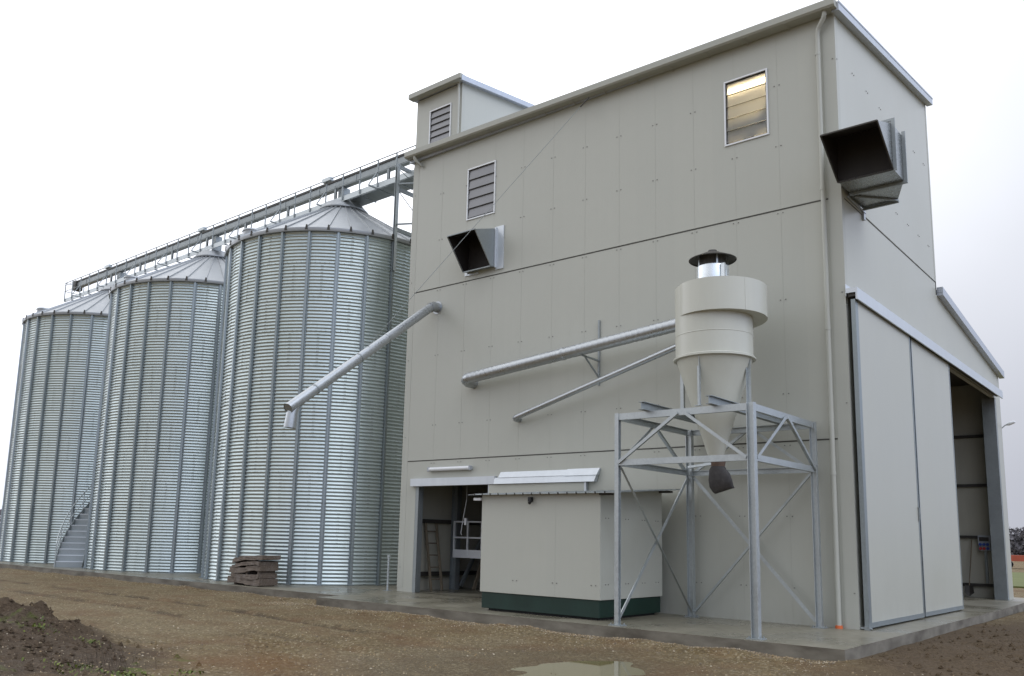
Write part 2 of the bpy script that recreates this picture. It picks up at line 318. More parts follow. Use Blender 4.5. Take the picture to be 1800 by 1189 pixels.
# ------------------------------------------------------------------ ground
def gh(x, y):
    h = GZ
    n1 = noise.noise(Vector((x * 0.16, y * 0.16, 3.1))); n2 = noise.noise(Vector((x * 0.7, y * 0.7, 7.7))); n3 = noise.noise(Vector((x * 2.6, y * 2.6, 1.3)))
    near = min(1, max(0, (60 - math.hypot(x, y)) / 40))
    h += near * (0.02 * n1 + 0.012 * n2 + 0.006 * n3)
    # long wheel tracks along the silos
    for yc, amp in ((-6.1, 0.06), (-7.75, 0.055), (-5.0, 0.03)):
        if -34 < x < -4:
            t = (y - (yc - 0.12 * max(0, x + 14) + .12 * n1)) / 0.13
            if abs(t) < 4: h += near * (-amp * math.exp(-t * t) + amp * 0.7 * math.exp(-(t - 1.5) ** 2)) * (0.6 + 0.8 * n2)
    # berm of soil along slab edges
    if x < -12.6: d = -2.75 - y
    else: d = -3.72 - y if x < 0.95 else 9
    if 0 < d < 0.9: h += 0.085 * math.sin(PI * d / 0.9) * (0.5 + n2 + 0.5 * n3)
    # heap bottom left
    def bump(cx, cy, r, a, ex=1.0):
        dx, dy = x - cx, y - cy; q = (dx * dx + dy * dy * ex) / (r * r); return a * math.exp(-q) if q < 9 else 0.
    hp = bump(-8.85, -12.45, 1.0, 0.60) + bump(-8.0, -13.5, 1.4, 0.34) + bump(-6.0, -13.9, 1.3, 0.20)
    if hp > 0.01: h += hp * (1 + 0.30 * n2 + 0.28 * n3 + 0.22 * noise.noise(Vector((x * 6, y * 6, 0.5))))
    # churned corner right of the slab
    dq = max(0, 1 - math.hypot((x - 3.4) / 2.6, (y - 0.5) / 5.5))
    if dq > 0: h += dq ** 0.6 * (0.07 * n2 + 0.07 * n3 + 0.05 * noise.noise(Vector((x * 6, y * 6, 9.5)))) + 0.05 * dq
    h += bump(1.45, -3.9, 0.45, 0.13) * (1 + 0.6 * n3)
    h += bump(3.9, -1.9, 0.5, 0.10)
    # puddle dips
    h -= bump(-1.6, -7.6, 0.95, 0.075, 0.42) * (1 + 0.5 * n3) + bump(3.35, -0.35, 0.45, 0.12) + bump(2.2, -0.95, 0.3, 0.05)
    # ruts near the heap, pressed tyre lugs
    if -7.5 < x < -2.0 and -12.0 < y < -9.0:
        t = (x + 4.6) * 0.55 + (y + 10.6) * 0.83
        if abs(t) < 0.42: h += 0.04 * math.sin((x * 0.83 - y * 0.55) * 22) * (1 - (t / 0.42) ** 2) - 0.02
    # under the slabs: sink
    if (y > -2.6 and x < -12.6 and y < 9) or (y > -3.55 and -12.7 < x < 0.8 and y < 30): h = min(h, -0.32)
    return h
def axis(stops):
    r = []
    for a, b, d in stops: r += list(np.arange(a, b, d))
    return r + [stops[-1][1]]
xs = axis([(-1500, -200, 130), (-200, -60, 20), (-60, -26, 0.7), (-26, -12, 0.22), (-12, 5, 0.075), (5, 14, 0.4), (14, 60, 6), (60, 200, 35), (200, 1500, 130)])
ysx = axis([(-1500, -200, 130), (-200, -40, 20), (-40, -17, 1.0), (-17, -2, 0.075), (-2, 4, 0.12), (4, 18, 0.5), (18, 60, 3), (60, 200, 20), (200, 1500, 130)])
nx, ny = len(xs), len(ysx)
vv = [(x, y, gh(x, y)) for y in ysx for x in xs]
ff = [(j * nx + i, j * nx + i + 1, (j + 1) * nx + i + 1, (j + 1) * nx + i) for j in range(ny - 1) for i in range(nx - 1)]
g = MB(); g.v = vv; g.f = ff
kind(g.build('ground', 'ground', smooth=True), 'structure')
# puddles
def blob(cx, cy, rx, ry, z, seed, n=40, rot=0):
    m = MB(); vs = [(cx, cy, z)]
    for i in range(n):
        a = 2 * PI * i / n; q = 1 + 0.28 * noise.noise(Vector((math.cos(a) * 1.6, math.sin(a) * 1.6, seed)))
        px, py = rx * q * math.cos(a), ry * q * math.sin(a)
        vs.append((cx + px * math.cos(rot) - py * math.sin(rot), cy + px * math.sin(rot) + py * math.cos(rot), z))
    return m.add(vs, [(0, 1 + i, 1 + (i + 1) % n) for i in range(n)])
m = blob(-1.6, -7.6, 1.9, 3.2, -0.236, 2.0); m.add(*(lambda q: (q.v, q.f))(blob(3.4, -0.35, 0.7, 0.9, -0.262, 5.0))); m.add(*(lambda q: (q.v, q.f))(blob(2.2, -0.95, 0.5, 0.5, -0.232, 8.0)))
kind(m.build('puddle_water', 'water'), 'structure')
# concrete slabs
m = MB(); m.prism_z([(-12.6, -3.62), (0.94, -3.74), (0.80, 9), (0.55, 17.5), (-13.6, 17.5), (-13.6, 8.0), (-13.0, -2.78), (-12.6, -2.78)], -0.0035, 0.0); sl1 = m.build('concrete_apron', 'conc'); kind(sl1, 'structure')
m = MB(); m.prism_z([(-12.6, -3.62), (0.94, -3.74), (0.80, 9), (0.55, 17.5), (-13.6, 17.5), (-13.6, 8.0), (-13.0, -2.78), (-12.6, -2.78)], -0.55, -0.004); kind(m.build('apron_edge', 'edge'), 'structure')
m = MB(); m.prism_z([(-52, -2.72), (-13.01, -2.72), (-13.61, 8.0), (-52, 8.0)], -0.0065, -0.003); kind(m.build('silo_foundation', 'conc'), 'structure')
m = MB(); m.prism_z([(-52, -2.72), (-13.01, -2.72), (-13.61, 8.0), (-52, 8.0)], -0.55, -0.007); kind(m.build('foundation_edge', 'edge'), 'structure')
m = MB(); m.prism_z([(-90, 32), (60, 32), (80, 62), (-110, 66)], -0.20, -0.12); kind(m.build('meadow', 'meadow'), 'structure')
# loose pebbles, densest near the slab edge
rs = np.random.default_rng(3); m = MB()
base = [(1, 0, 0), (-1, 0, 0), (0, 1, 0), (0, -1, 0), (0, 0, 1), (0, 0, -0.6)]
tri = [(0, 2, 4), (2, 1, 4), (1, 3, 4), (3, 0, 4), (2, 0, 5), (1, 2, 5), (3, 1, 5), (0, 3, 5)]
cnt = 0
while cnt < 26000:
    u = rs.random()
    if u < 0.22: x = rs.uniform(-14, 0.9); y = -3.72 - abs(rs.normal(0, 0.35)) - 0.03
    elif u < 0.32: x = rs.uniform(-32, -12.6); y = -2.78 - abs(rs.normal(0, 0.5))
    else:
        t = rs.random() ** 1.5; dd = 7 + 22 * t; aa = R_(rs.uniform(-72, -5)); x = CP.x + dd * math.sin(aa); y = CP.y + dd * math.cos(aa)
        if y > -3.75 or (x < -12 and y > -2.8): continue
    if (x + 1.75) ** 2 / 2.2 + (y + 7.75) ** 2 / 6 < 1: continue
    if noise.noise(Vector((x * 0.8, y * 0.8, 4))) < rs.uniform(-0.9, 0.25): continue
    r = 0.006 + 0.016 * rs.random() ** 3; z = gh(x, y) if u > .0 else 0
    sc = rs.uniform(0.6, 1.3, 3) * r; a = rs.uniform(0, 6.28); ca, sa = math.cos(a), math.sin(a)
    m.add([(x + (bx * sc[0]) * ca - (by * sc[1]) * sa, y + (bx * sc[0]) * sa + (by * sc[1]) * ca, z + bz * sc[2] * 0.8 + r * 0.15) for bx, by, bz in base], tri); cnt += 1
kind(m.build('loose_gravel', 'pebble'), 'stuff')
# soil clods on the heap and right corner
m = MB(); cnt = 0
while cnt < 1400:
    u = rs.random()
    if u < 0.6: x = rs.normal(-7.8, 1.6); y = rs.normal(-13.3, 1.1)
    else: x = rs.uniform(1.0, 5.0); y = rs.uniform(-4.2, 7); 
    if u >= 0.6 and (x - 0.95) < 0.05: continue
    r = 0.012 + 0.05 * rs.random() ** 3; z = gh(x, y); sc = rs.uniform(0.6, 1.3, 3) * r
    m.add([(x + bx * sc[0], y + by * sc[1], z + bz * sc[2] + r * .1) for bx, by, bz in base], tri); cnt += 1
kind(m.build('soil_clods', 'ground'), 'stuff')
# weeds on the heap
m = MB()
for cx, cy, rad, nn in [(-7.3, -12.05, 0.09, 45), (-7.6, -12.7, 0.12, 70), (-4.9, -12.75, 0.15, 60), (-5.4, -13.15, 0.2, 80), (-4.75, -11.95, 0.08, 30), (-4.45, -12.3, 0.12, 40)]:
    for i in range(nn):
        x = cx + rs.normal(0, rad); y = cy + rs.normal(0, rad); z = gh(x, y); a = rs.uniform(0, 6.28); l = rs.uniform(0.02, 0.06); wd = l * 0.35; t = rs.uniform(0.1, 0.6)
        dx, dy = math.cos(a), math.sin(a)
        m.add([(x - dy * wd * .5, y + dx * wd * .5, z), (x + dy * wd * .5, y - dx * wd * .5, z), (x + dx * l * (1 - t) + dy * wd, y + dy * l * (1 - t) - dx * wd, z + l * t + .01), (x + dx * l * (1 - t) - dy * wd, y + dy * l * (1 - t) + dx * wd, z + l * t + .01)], [(0, 1, 2, 3)])
kind(m.build('weeds', 'weed'), 'stuff')
m = MB()
for i in range(46):
    x = -5.55 + rs.normal(0, 0.28); y = -12.75 + rs.normal(0, 0.28); z = gh(x, y) - 0.01; h = rs.uniform(0.08, 0.26); a = rs.uniform(0, 6.28); b = rs.uniform(0.05, 0.35)
    m.tube([(x, y, z), (x + math.cos(a) * b * h, y + math.sin(a) * b * h, z + h * 0.6), (x + math.cos(a) * b * h * 2.2, y + math.sin(a) * b * h * 2.2, z + h)], [0.003, 0.0025, 0.0012], 4)
kind(m.build('dry_weed_stalks', 'twig'), 'stuff')

# ------------------------------------------------------------------ the grain building
B = thing('grain_building', 'tall beige panel clad grain building with a small tower on its roof', 'building', (-6, 4, 0))
def wallgrid(mb, u0, u1, z0, z1, holes, P, depth):   # P(u, z, d) -> xyz ; outer sheet, inner sheet, reveals
    us = sorted({u0, u1, *[h[0] for h in holes], *[h[1] for h in holes]}); zs = sorted({z0, z1, *[h[2] for h in holes], *[h[3] for h in holes]})
    for a, b in zip(us, us[1:]):
        for c, d in zip(zs, zs[1:]):
            if any(h[0] <= a and b <= h[1] and h[2] <= c and d <= h[3] for h in holes): continue
            mb.add([P(a, c, 0), P(b, c, 0), P(b, d, 0), P(a, d, 0)], [(0, 1, 2, 3)])
            mb.add([P(a, c, depth), P(b, c, depth), P(b, d, depth), P(a, d, depth)], [(3, 2, 1, 0)])
    for a, b, c, d in holes:
        for (p, q) in (((a, c), (a, d)), ((a, d), (b, d)), ((b, d), (b, c)), ((b, c), (a, c))):
            mb.add([P(*p, 0), P(*q, 0), P(*q, depth), P(*p, depth)], [(3, 2, 1, 0)])
WIN = [(-2.62, -1.605, 11.09, 12.67), (-10.96, -9.93, 11.10, 12.66)]
DOOR = (-12.72, -9.0, 0.0, 3.10)
HOODL = (-10.78, -9.83, 9.45, 10.5)
m = MB(); wallgrid(m, -BL, 0, 0, ZE, [*WIN, DOOR], lambda u, z, d: (u, d, z), 0.12)
wf = m.build('front_wall', 'clad', B)
# right (gable) wall: the sliding-door opening takes most of the ground storey
m = MB(); t = 0.12
m.prism_x([(15.55, 0), (D2, 0), (D2, 6.85), (15.55, 6.85)], -t, 0)
m.prism_x([(0.125, 0), (0.36, 0), (0.36, 6.85), (0.125, 6.85)], -t, 0)
m.prism_x([(0.125, 6.852), (D2, 6.852), (D2, zlow(D2)), (D1, zlow(D1)), (D1, ztop(D1)), (0.125, ztop(0.125))], -t, 0)
m.build('gable_wall', 'clad', B)
m = MB(); m.prism_x([(0.125, 0), (D2, 0), (D2, zlow(D2)), (D1, zlow(D1)), (D1, ztop(D1)), (0.125, ztop(0.125))], -BL, -BL + 0.12)
m.box(-BL, 0, D2 + .002, D2 + 0.12, 0, zlow(D2)); m.box(-BL, 0, D1 - .1, D1 - .002, 8.8, ztop(D1) - .05)
m.build('rear_wall', 'clad', B)
m = MB(); m.box(-BL + .121, -BL + .14, 0.122, D2 - .01, 0, 7.6); m.box(-BL + .15, -.13, D2 - .03, D2 - .004, 0, 7.6); m.build('wall_lining', 'innerwall', B)
# dark partition and ceiling added inside so that both openings stay dark
m = MB(); m.box(-7.0, -6.9, 0.2, D2 - .05, 0.0, 7.5); m.box(-BL + .15, -.15, .2, D2 - .05, 7.5, 7.6); m.build('inner_light_block', 'dark', B)
# roofs
m = MB(); m.hexa([(-BL - .12, -.1, ztop(-.1)), (.14, -.1, ztop(-.1)), (.14, D1 + .12, ztop(D1 + .12)), (-BL - .12, D1 + .12, ztop(D1 + .12))], [(-BL - .12, -.1, ztop(-.1) + .09), (.14, -.1, ztop(-.1) + .09), (.14, D1 + .12, ztop(D1 + .12) + .09), (-BL - .12, D1 + .12, ztop(D1 + .12) + .09)])
m.hexa([(-BL - .1, D1 + .01, zlow(D1) + .002), (.14, D1 + .01, zlow(D1) + .002), (.14, D2 + .25, zlow(D2 + .25) + .002), (-BL - .1, D2 + .25, zlow(D2 + .25) + .002)], [(-BL - .1, D1 + .01, zlow(D1) + .09), (.14, D1 + .01, zlow(D1) + .09), (.14, D2 + .25, zlow(D2 + .25) + .09), (-BL - .1, D2 + .25, zlow(D2 + .25) + .09)])
roof = m.build('roof', 'fascia', B)
# verge flashings on the gable side
def verge(x0, x1, y0, y1, zf, h0, h1, name, par, mat='fascia'):
    m = MB(); m.hexa([(x0, y0, zf(y0) + h0), (x1, y0, zf(y0) + h0), (x1, y1, zf(y1) + h0), (x0, y1, zf(y1) + h0)], [(x0, y0, zf(y0) + h1), (x1, y0, zf(y0) + h1), (x1, y1, zf(y1) + h1), (x0, y1, zf(y1) + h1)])
    return m.build(name, mat, par)
verge(0.003, 0.165, -.16, D1 + .16, ztop, -.08, .13, 'verge_flashing', roof)
verge(0.003, 0.165, D1 + .02, D2 + .3, zlow, -.08, .16, 'verge_flashing', roof)
verge(0.168, 0.175, -.2, D1 + .18, ztop, .10, .145, 'verge_cap', roof)
# front gutter, falling slightly towards its downpipe on the right
gz = lambda x: 13.50 - 0.012 * x * 0.9
m = MB(); x0, x1 = -BL - .14, .12
prof = [(-.02, -.01), (-.30, -.01), (-.335, .03), (-.335, .185), (-.31, .2), (-.31, .17), (-.04, .17), (-.02, .2)]
n = len(prof); vs = [(x0, y, gz(x0) + z) for y, z in prof] + [(x1, y, gz(x1) + z) for y, z in prof]
m.add(vs, [tuple(range(n)), tuple(range(2 * n - 1, n - 1, -1))] + [(i, n + i, n + (i + 1) % n, (i + 1) % n) for i in range(n)])
gut = m.build('gutter', 'gutter', B)
for i in range(14):
    x = -13.0 + i; m = MB(); m.bar((x, -.30, gz(x) - .014), (x, -.02, gz(x) - .05), .03, .006); m.build('bracket', 'gutter', gut)
m = MB(); m.tube([(-BL + .25, -.24, gz(-13) + .01), (-BL + .25, -.24, gz(-13) - .07), (-BL + .31, -.17, gz(-13) - .20), (-BL + .40, -.06, gz(-13) - .32)], .055, 12); m.build('overflow_elbow', 'gutter', gut, True, auto=40)
# downpipe
m = MB(); m.tube([(-.14, -.2, 13.50), (-.14, -.2, 13.42), (-.17, -.18, 13.36), (-.31, -.12, 13.2), (-.34, -.10, 13.12), (-.345, -.10, 12.9), (-.36, -.10, 6), (-.37, -.10, 0.06)], .052, 16)
dp = m.build('downpipe', 'trim', B, True, auto=40)
for z in (12.55, 9.35, 6.2, 3.1): m = MB(); m.lathe((-.352 - (12.55 - z) * .0015, -.10, z), [(.053, 0), (.06, 0), (.06, .07), (.053, .07)], 16); m.build('collar', 'trim', dp)
m = MB(); m.lathe((-.37, -.10, 0), [(.0, .062), (.068, .062), (.075, 0)], 16); m.build('pipe_shoe', 'orange', dp)
# corner trims
for bx in ((-.275, .006, -.006, .0, 0, 13.5), (.0005, .006, .0005, .17, 7.17, 13.5), (.0005, .006, .0005, .12, 0, 6.75), (-BL - .006, -BL + .24, -.006, 0, .12, 13.4), (-BL - .006, -BL - .0005, 0.0005, .25, .12, 13.4), (.0005, .005, D1 - .12, D1 + .004, 9.2, 14.6)):
    m = MB(); m.box(*bx); m.build('corner_trim', 'trim', B)
# horizontal flashings between the panel storeys: a thin proud drip plus a dark shadow joint
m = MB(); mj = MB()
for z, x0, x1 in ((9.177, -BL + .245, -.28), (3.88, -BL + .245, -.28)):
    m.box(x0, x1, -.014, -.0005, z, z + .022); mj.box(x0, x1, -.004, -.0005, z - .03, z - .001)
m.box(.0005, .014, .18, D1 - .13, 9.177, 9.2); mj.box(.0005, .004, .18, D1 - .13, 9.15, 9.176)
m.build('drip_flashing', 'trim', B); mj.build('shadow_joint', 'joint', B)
# vertical panel joints (one panel is 1.03 m) and the paired fixing screws
mj = MB(); ms = MB()
PW = (BL - .24 - .275) / 12.0
hole_list = [*WIN, (-12.85, -6.2, -1, 3.45), (-10.95, -9.4, 9.2, 10.7)]
def clear(x, z): return not any(a - .06 < x < b + .06 and c - .06 < z < d + .06 for a, b, c, d in hole_list)
for i in range(1, 12):
    x = -BL + .24 + i * PW
    for z0, z1 in ((3.47 if -12.85 < x < -6.1 else 0.02, 3.845), (3.905, 9.145), (9.205, 13.4)):
        segs = [(z0, z1)]
        for a, b, c, d in WIN + [(-10.9, -9.5, 9.3, 10.6)]:
            if a - .03 < x < b + .03: segs = [s for z00, z11 in segs for s in ((z00, min(z11, c - .05)), (max(z00, d + .05), z11)) if s[1] - s[0] > .05]
        for a, b in segs: mj.box(x - .003, x + .003, -.0022, -.0004, a, b)
    for z in (.75, 2.25, 3.78, 4.92, 7.05, 9.08, 10.7, 12.2):
        for s in (-.07, .05):
            if clear(x + s, z): ms.box(x + s - .012, x + s + .012, -.012, -.0006, z - .010, z + .010)
for i in range(1, 16):
    y = .17 + i * 1.03
    zt = (ztop(y) if y < D1 else zlow(y)) - .1
    for z in (7.30, 10.1, 12.55):
        if z > zt - .1 or (y < 2.2 and 9.0 < z < 10.9): continue
        for s in (-.07, .05): ms.box(.0006, .012, y + s - .012, y + s + .012, z - .01, z + .01)
for z in (.7, 4.6, 7.0, 9.5, 12.4):
    ms.box(-.08, -.05, -.016, -.007, z, z + .02); 
    if z > 7: ms.box(.007, .016, .05, .075, z, z + .02)
    ms.box(-BL + .09, -BL + .115, -.016, -.007, z, z + .02)
kind(mj.build('panel_joints', 'jointp', B), 'stuff'); kind(ms.build('fixing_screws', 'screw', B), 'stuff')
# windows with five horizontal louvre blades
def window(x0, x1, z0, z1, y, par, glass='louvre', n=5, nm='window'):
    m = MB(); f = .042
    m.box(x0 - f, x1 + f, y - .03, y + .02, z1, z1 + f); m.box(x0 - f, x1 + f, y - .03, y + .02, z0 - f, z0); m.box(x0 - f, x0, y - .03, y + .02, z0, z1); m.box(x1, x1 + f, y - .03, y + .02, z0, z1)
    wn = m.build(nm, 'wframe', par, bevel=.004)
    m = MB(); s = .022
    m.box(x0 + .001, x0 + s, y + .0, y + .05, z0, z1); m.box(x1 - s, x1 - .001, y + .0, y + .05, z0, z1)
    m.box(x0 + s, x1 - s, y + .01, y + .05, z1 - .02, z1 - .001); m.box(x0 + s, x1 - s, y + .01, y + .05, z0 + .001, z0 + .02); m.build('side_channel', 'dark', wn)
    m = MB(); h = (z1 - z0 - .04) / n
    mm_ = MB()
    for i in range(n):
        a = z0 + .02 + i * h; m.hexa([(x0 + s, y - .012, a + .012), (x1 - s, y - .012, a + .012), (x1 - s, y - .006, a + .012), (x0 + s, y - .006, a + .012)], [(x0 + s, y + .022, a + h), (x1 - s, y + .022, a + h), (x1 - s, y + .028, a + h), (x0 + s, y + .028, a + h)])
        if i: mm_.box(x0 + s, x1 - s, y - .0135, y + .0, a - .002, a + .006)
    m.build('louvre_panes', glass, wn); mm_.build('blade_clips', 'dark', wn)
    return wn
window(*WIN[0], .0, B, 'glass'); window(*WIN[1], .0, B)
# room behind the lit window: lamp, brace
m = MB(); m.box(-3.2, -1.0, 1.7, 1.75, 10.6, 13.3); m.box(-3.25, -3.2, .14, 1.7, 10.6, 13.3); m.box(-1.0, -.95, .14, 1.7, 10.6, 13.3); m.box(-3.2, -1.0, .14, 1.7, 13.3, 13.34); m.box(-3.2, -1.0, .14, 1.7, 10.56, 10.6); m.build('lit_room', 'white', B)
m = MB(); m.tube([(-3.0, .75, 12.86), (-1.35, .75, 12.9)], .04, 10); m.build('fluorescent_tube', 'lamp', B)
m = MB(); m.bar((-2.75, .9, 11.2), (-1.15, .9, 13.2), .13, .13); m.bar((-3.2, .95, 11.9), (-1.0, .95, 11.95), .06, .35); m.build('brace', 'galvd', B)
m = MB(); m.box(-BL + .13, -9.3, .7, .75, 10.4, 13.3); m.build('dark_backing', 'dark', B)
# hood hole backing
# rooftop tower
TX0, TX1, TY0, TY1 = -BL, -11.39, 0.03, 3.35
tz = lambda y: 15.72 + .145 * (y - TY0)
m = MB(); TW = (-12.725, -11.86, 14.0, 15.13)
wallgrid(m, TX0, TX1, 13.5, 15.70, [TW], lambda u, z, d: (u, TY0 + d, z), .1)
m.prism_x([(TY0 + .1, 13.6), (TY1, 13.9), (TY1, tz(TY1)), (TY0 + .1, tz(TY0 + .1))], TX1 - .1, TX1); m.prism_x([(TY0 + .1, 13.6), (TY1, 13.9), (TY1, tz(TY1)), (TY0 + .1, tz(TY0 + .1))], TX0, TX0 + .1); m.box(TX0 + .1, TX1 - .1, TY1 - .1, TY1 - .002, 13.8, tz(TY1) - .05)
m.add([(TX1, TY0, 13.5), (TX1, TY0 + .1, 13.5), (TX1, TY0 + .1, 15.7), (TX1, TY0, 15.7)], [(0, 1, 2, 3)]); m.add([(TX0, TY0, 13.5), (TX0, TY0 + .1, 13.5), (TX0, TY0 + .1, 15.7), (TX0, TY0, 15.7)], [(3, 2, 1, 0)])
tw = m.build('elevator_tower', 'clad', B)
window(*TW, TY0, tw)
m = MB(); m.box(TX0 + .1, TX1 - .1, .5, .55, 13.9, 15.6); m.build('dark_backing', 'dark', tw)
m = MB(); m.hexa([(TX0 - .12, -.02, tz(-.02)), (TX1 + .1, -.02, tz(-.02)), (TX1 + .1, TY1 + .1, tz(TY1 + .1)), (TX0 - .12, TY1 + .1, tz(TY1 + .1))], [(TX0 - .12, -.02, tz(-.02) + .07), (TX1 + .1, -.02, tz(-.02) + .07), (TX1 + .1, TY1 + .1, tz(TY1 + .1) + .07), (TX0 - .12, TY1 + .1, tz(TY1 + .1) + .07)]); m.build('tower_roof', 'fascia', tw)
m = MB(); m.box(TX0 - .14, TX1 + .17, -.27, -.03, 15.70, 15.87); m.build('tower_gutter', 'gutter', tw, bevel=.01)
m = MB(); m.hexa([(TX1 + .104, -.2, tz(-.2) - .03), (TX1 + .18, -.2, tz(-.2) - .03), (TX1 + .18, TY1 + .15, tz(TY1 + .15) - .03), (TX1 + .104, TY1 + .15, tz(TY1 + .15) - .03)], [(TX1 + .104, -.2, tz(-.2) + .14), (TX1 + .18, -.2, tz(-.2) + .14), (TX1 + .18, TY1 + .15, tz(TY1 + .15) + .14), (TX1 + .104, TY1 + .15, tz(TY1 + .15) + .14)]); m.build('tower_verge', 'fascia', tw)
m = MB(); m.tube([(TX1 - .07, -.05, 15.7), (TX1 - .07, -.05, 13.75)], .04, 12); m.build('tower_downpipe', 'trim', tw, True, auto=40)
m = MB(); m.box(TX1 - .17, TX1 + .005, TY0 - .005, TY0, 13.6, 15.7); m.box(TX1 + .0005, TX1 + .005, TY0 + .0005, TY0 + .13, 13.6, 15.72); m.build('tower_corner_trim', 'trim', tw)

# sliding doors on the gable side
def leaf(y0, y1, x, nm, edge_left=True):
    m = MB(); m.box(x, x + .08, y0, y1, .05, 6.83); lf = m.build(nm, 'clad', B)
    m = MB(); e = .006
    m.box(x - .004, x + .08 + e, y0 - .004, y0 + (.17 if edge_left else .05), .045, 6.83); m.box(x - .004, x + .08 + e, y1 - .07, y1 + .004, .045, 6.83); m.box(x - .004, x + .08 + e, y0 + (.171 if edge_left else .051), y1 - .071, .04, .14); m.build('edge_channel', 'stiff', lf)
    return lf
l1 = leaf(.03, 4.15, .10, 'sliding_door'); l2 = leaf(4.36, 8.25, .07, 'sliding_door', False)
m = MB(); m.box(.02, .05, 4.1, 4.4, .05, 6.83); m.build('door_gap_shade', 'dark', B)  # dark strip painted as the interior shade between the two leaves
m = MB(); m.box(.187, .215, 4.06, 4.09, 2.3, 2.6); m.box(.1865, .2, 4.05, 4.1, 2.28, 2.32); m.box(.1865, .2, 4.05, 4.1, 2.58, 2.62); m.build('handle', 'galvd', l1)
m = MB()
for y in (.8, 3.3, 5.0, 7.4): m.box(.11, .16, y - .06, y + .06, 6.832, 6.9)
m = MB(); m.box(.03, .26, -.06, D2 - .85, 6.955, 7.06); m.box(.225, .262, -.06, D2 - .85, 6.80, 6.954); m.box(.02, .028, -.06, D2 - .85, 6.9, 7.16)
dr = m.build('door_track_cover', 'sheet', B)
m = MB(); m.box(.06, .2, -.02, D2 - .9, 6.88, 6.95); m.build('door_track', 'dark', dr)
m = MB(); m.tube([(.02, .02, .03), (.24, .02, .03)], .02, 8); m.box(.1, .2, -.02, .05, 0.002, .07); m.build('floor_guide', 'galvd', B)
# interior seen through the gable opening
m = MB(); m.box(-.40, -.002, 15.35, 15.548, 0, 6.84); m.build('door_post', 'galvd', B)
m = MB()
for z in (.42, 2.07, 3.88, 5.63): m.box(-6.85, -.14, D2 - .13, D2 - .032, z - .05, z + .05)
for z in (2.1, 5.2): m.box(-BL + .141, -BL + .26, .3, D2 - .2, z - .06, z + .06)
m.box(-BL + .142, -BL + .28, .25, 8, .44, .56)
m.build('wall_girts', 'dark', B)
m = MB()
m.ibeam((-12.98, .30, 0), (-12.98, .30, 7.4), .22, .30, .014, (1, 0, 0)); m.ibeam((-12.98, 2.1, 0), (-12.98, 2.1, 7.4), .2, .24, .014, (1, 0, 0)); m.bar((-12.9, 2.3, 0.1), (-12.9, 4.6, 3.6), .1, .1)
m.build('steel_columns', 'galvd', B)
m = MB(); m.box(-12.728, -12.60, -.012, .20, 0, 3.1); m.build('door_jamb', 'galvd', B, bevel=.004)
m = MB(); m.box(-12.95, -12.722, -.016, -.007, 0.0, 3.1); m.build('jamb_trim', 'trim', B)
# front sliding door: leaf pushed to the right behind the shed, covered track above
m = MB(); m.box(-9.78, -6.60, -.10, -.03, .05, 3.09); fl = m.build('sliding_door', 'clad', B)
for a_, b_ in ((-9.80, -9.781), (-6.599, -6.54)): m = MB(); m.box(a_, b_, -.104, -.026, .04, 3.09); m.build('edge_channel', 'sheet', fl)
m = MB(); m.box(-12.85, -9.56, -.13, -.012, 3.10, 3.325)
m.hexa([(-9.557, -.16, 3.10), (-6.27, -.16, 3.10), (-6.27, -.012, 3.10), (-9.557, -.012, 3.10)], [(-9.557, -.12, 3.27), (-6.22, -.12, 3.27), (-6.22, -.012, 3.27), (-9.557, -.012, 3.27)])
m.hexa([(-9.43, -.135, 3.272), (-7.15, -.135, 3.272), (-7.15, -.012, 3.272), (-9.43, -.012, 3.272)], [(-9.40, -.05, 3.43), (-7.15, -.05, 3.43), (-7.15, -.012, 3.43), (-9.40, -.012, 3.43)])
m.hexa([(-7.2, -.145, 3.265), (-6.2, -.145, 3.265), (-6.2, -.012, 3.265), (-7.2, -.012, 3.265)], [(-7.148, -.055, 3.445), (-6.16, -.055, 3.445), (-6.16, -.012, 3.445), (-7.148, -.012, 3.445)])
m.build('door_track_cover', 'sheet', B)

# ------------------------------------------------------------------ things inside the front doorway
t = thing('wooden_ladder', 'old wooden ladder leaning against the inner wall inside the front doorway', 'ladder', (-12.85, 1.1, 0))
for y in (.86, 1.34):
    m = MB(); m.bar((-12.78, y, 0.01), (-13.14, y + .02, 2.05), .05, .07); m.build('rail', 'oldwood', t)
for i in range(5):
    z = .35 + .36 * i; x = -12.78 - .36 * z / 2.05; m = MB(); m.tube([(x, .82, z), (x, 1.38, z)], .02, 8); m.build('rung', 'oldwood', t)
m = MB(); z0, z1 = 1.0, 2.13; y = 1.95
for x in (-12.95, -12.38, -11.8): m.box(x, x + .05, y, y + .05, z0, z1)
for z in (1.6, 2.09): m.box(-12.95, -11.2, y + .002, y + .048, z, z + .045)
m.box(-12.95, -11.2, y + .01, y + .03, 1.0, 1.25); m.box(-11.25, -11.2, y, y + .05, z0, z1)
tag(m.build('guard_railing', 'white'), 'white guard railing with a solid kick board inside the front doorway', 'railing')
m = MB(); m.bar((-12.6, 2.6, 0.01), (-12.5, 2.9, 1.0), .09, .09); tag(m.build('timber_prop', 'oldwood'), 'wooden prop standing under the white guard railing', 'timber')
m = MB(); m.lathe((-11.5, 3.1, 0), [(0, 0), (.22, 0), (.235, .05), (.225, .28), (.235, .3), (.225, .32), (.225, .55), (.235, .6), (.2, .6), (0, .58)], 20); tag(m.build('metal_drum', 'barrel', smooth=True, auto=40), 'small rusty drum on the floor behind the front doorway', 'drum')
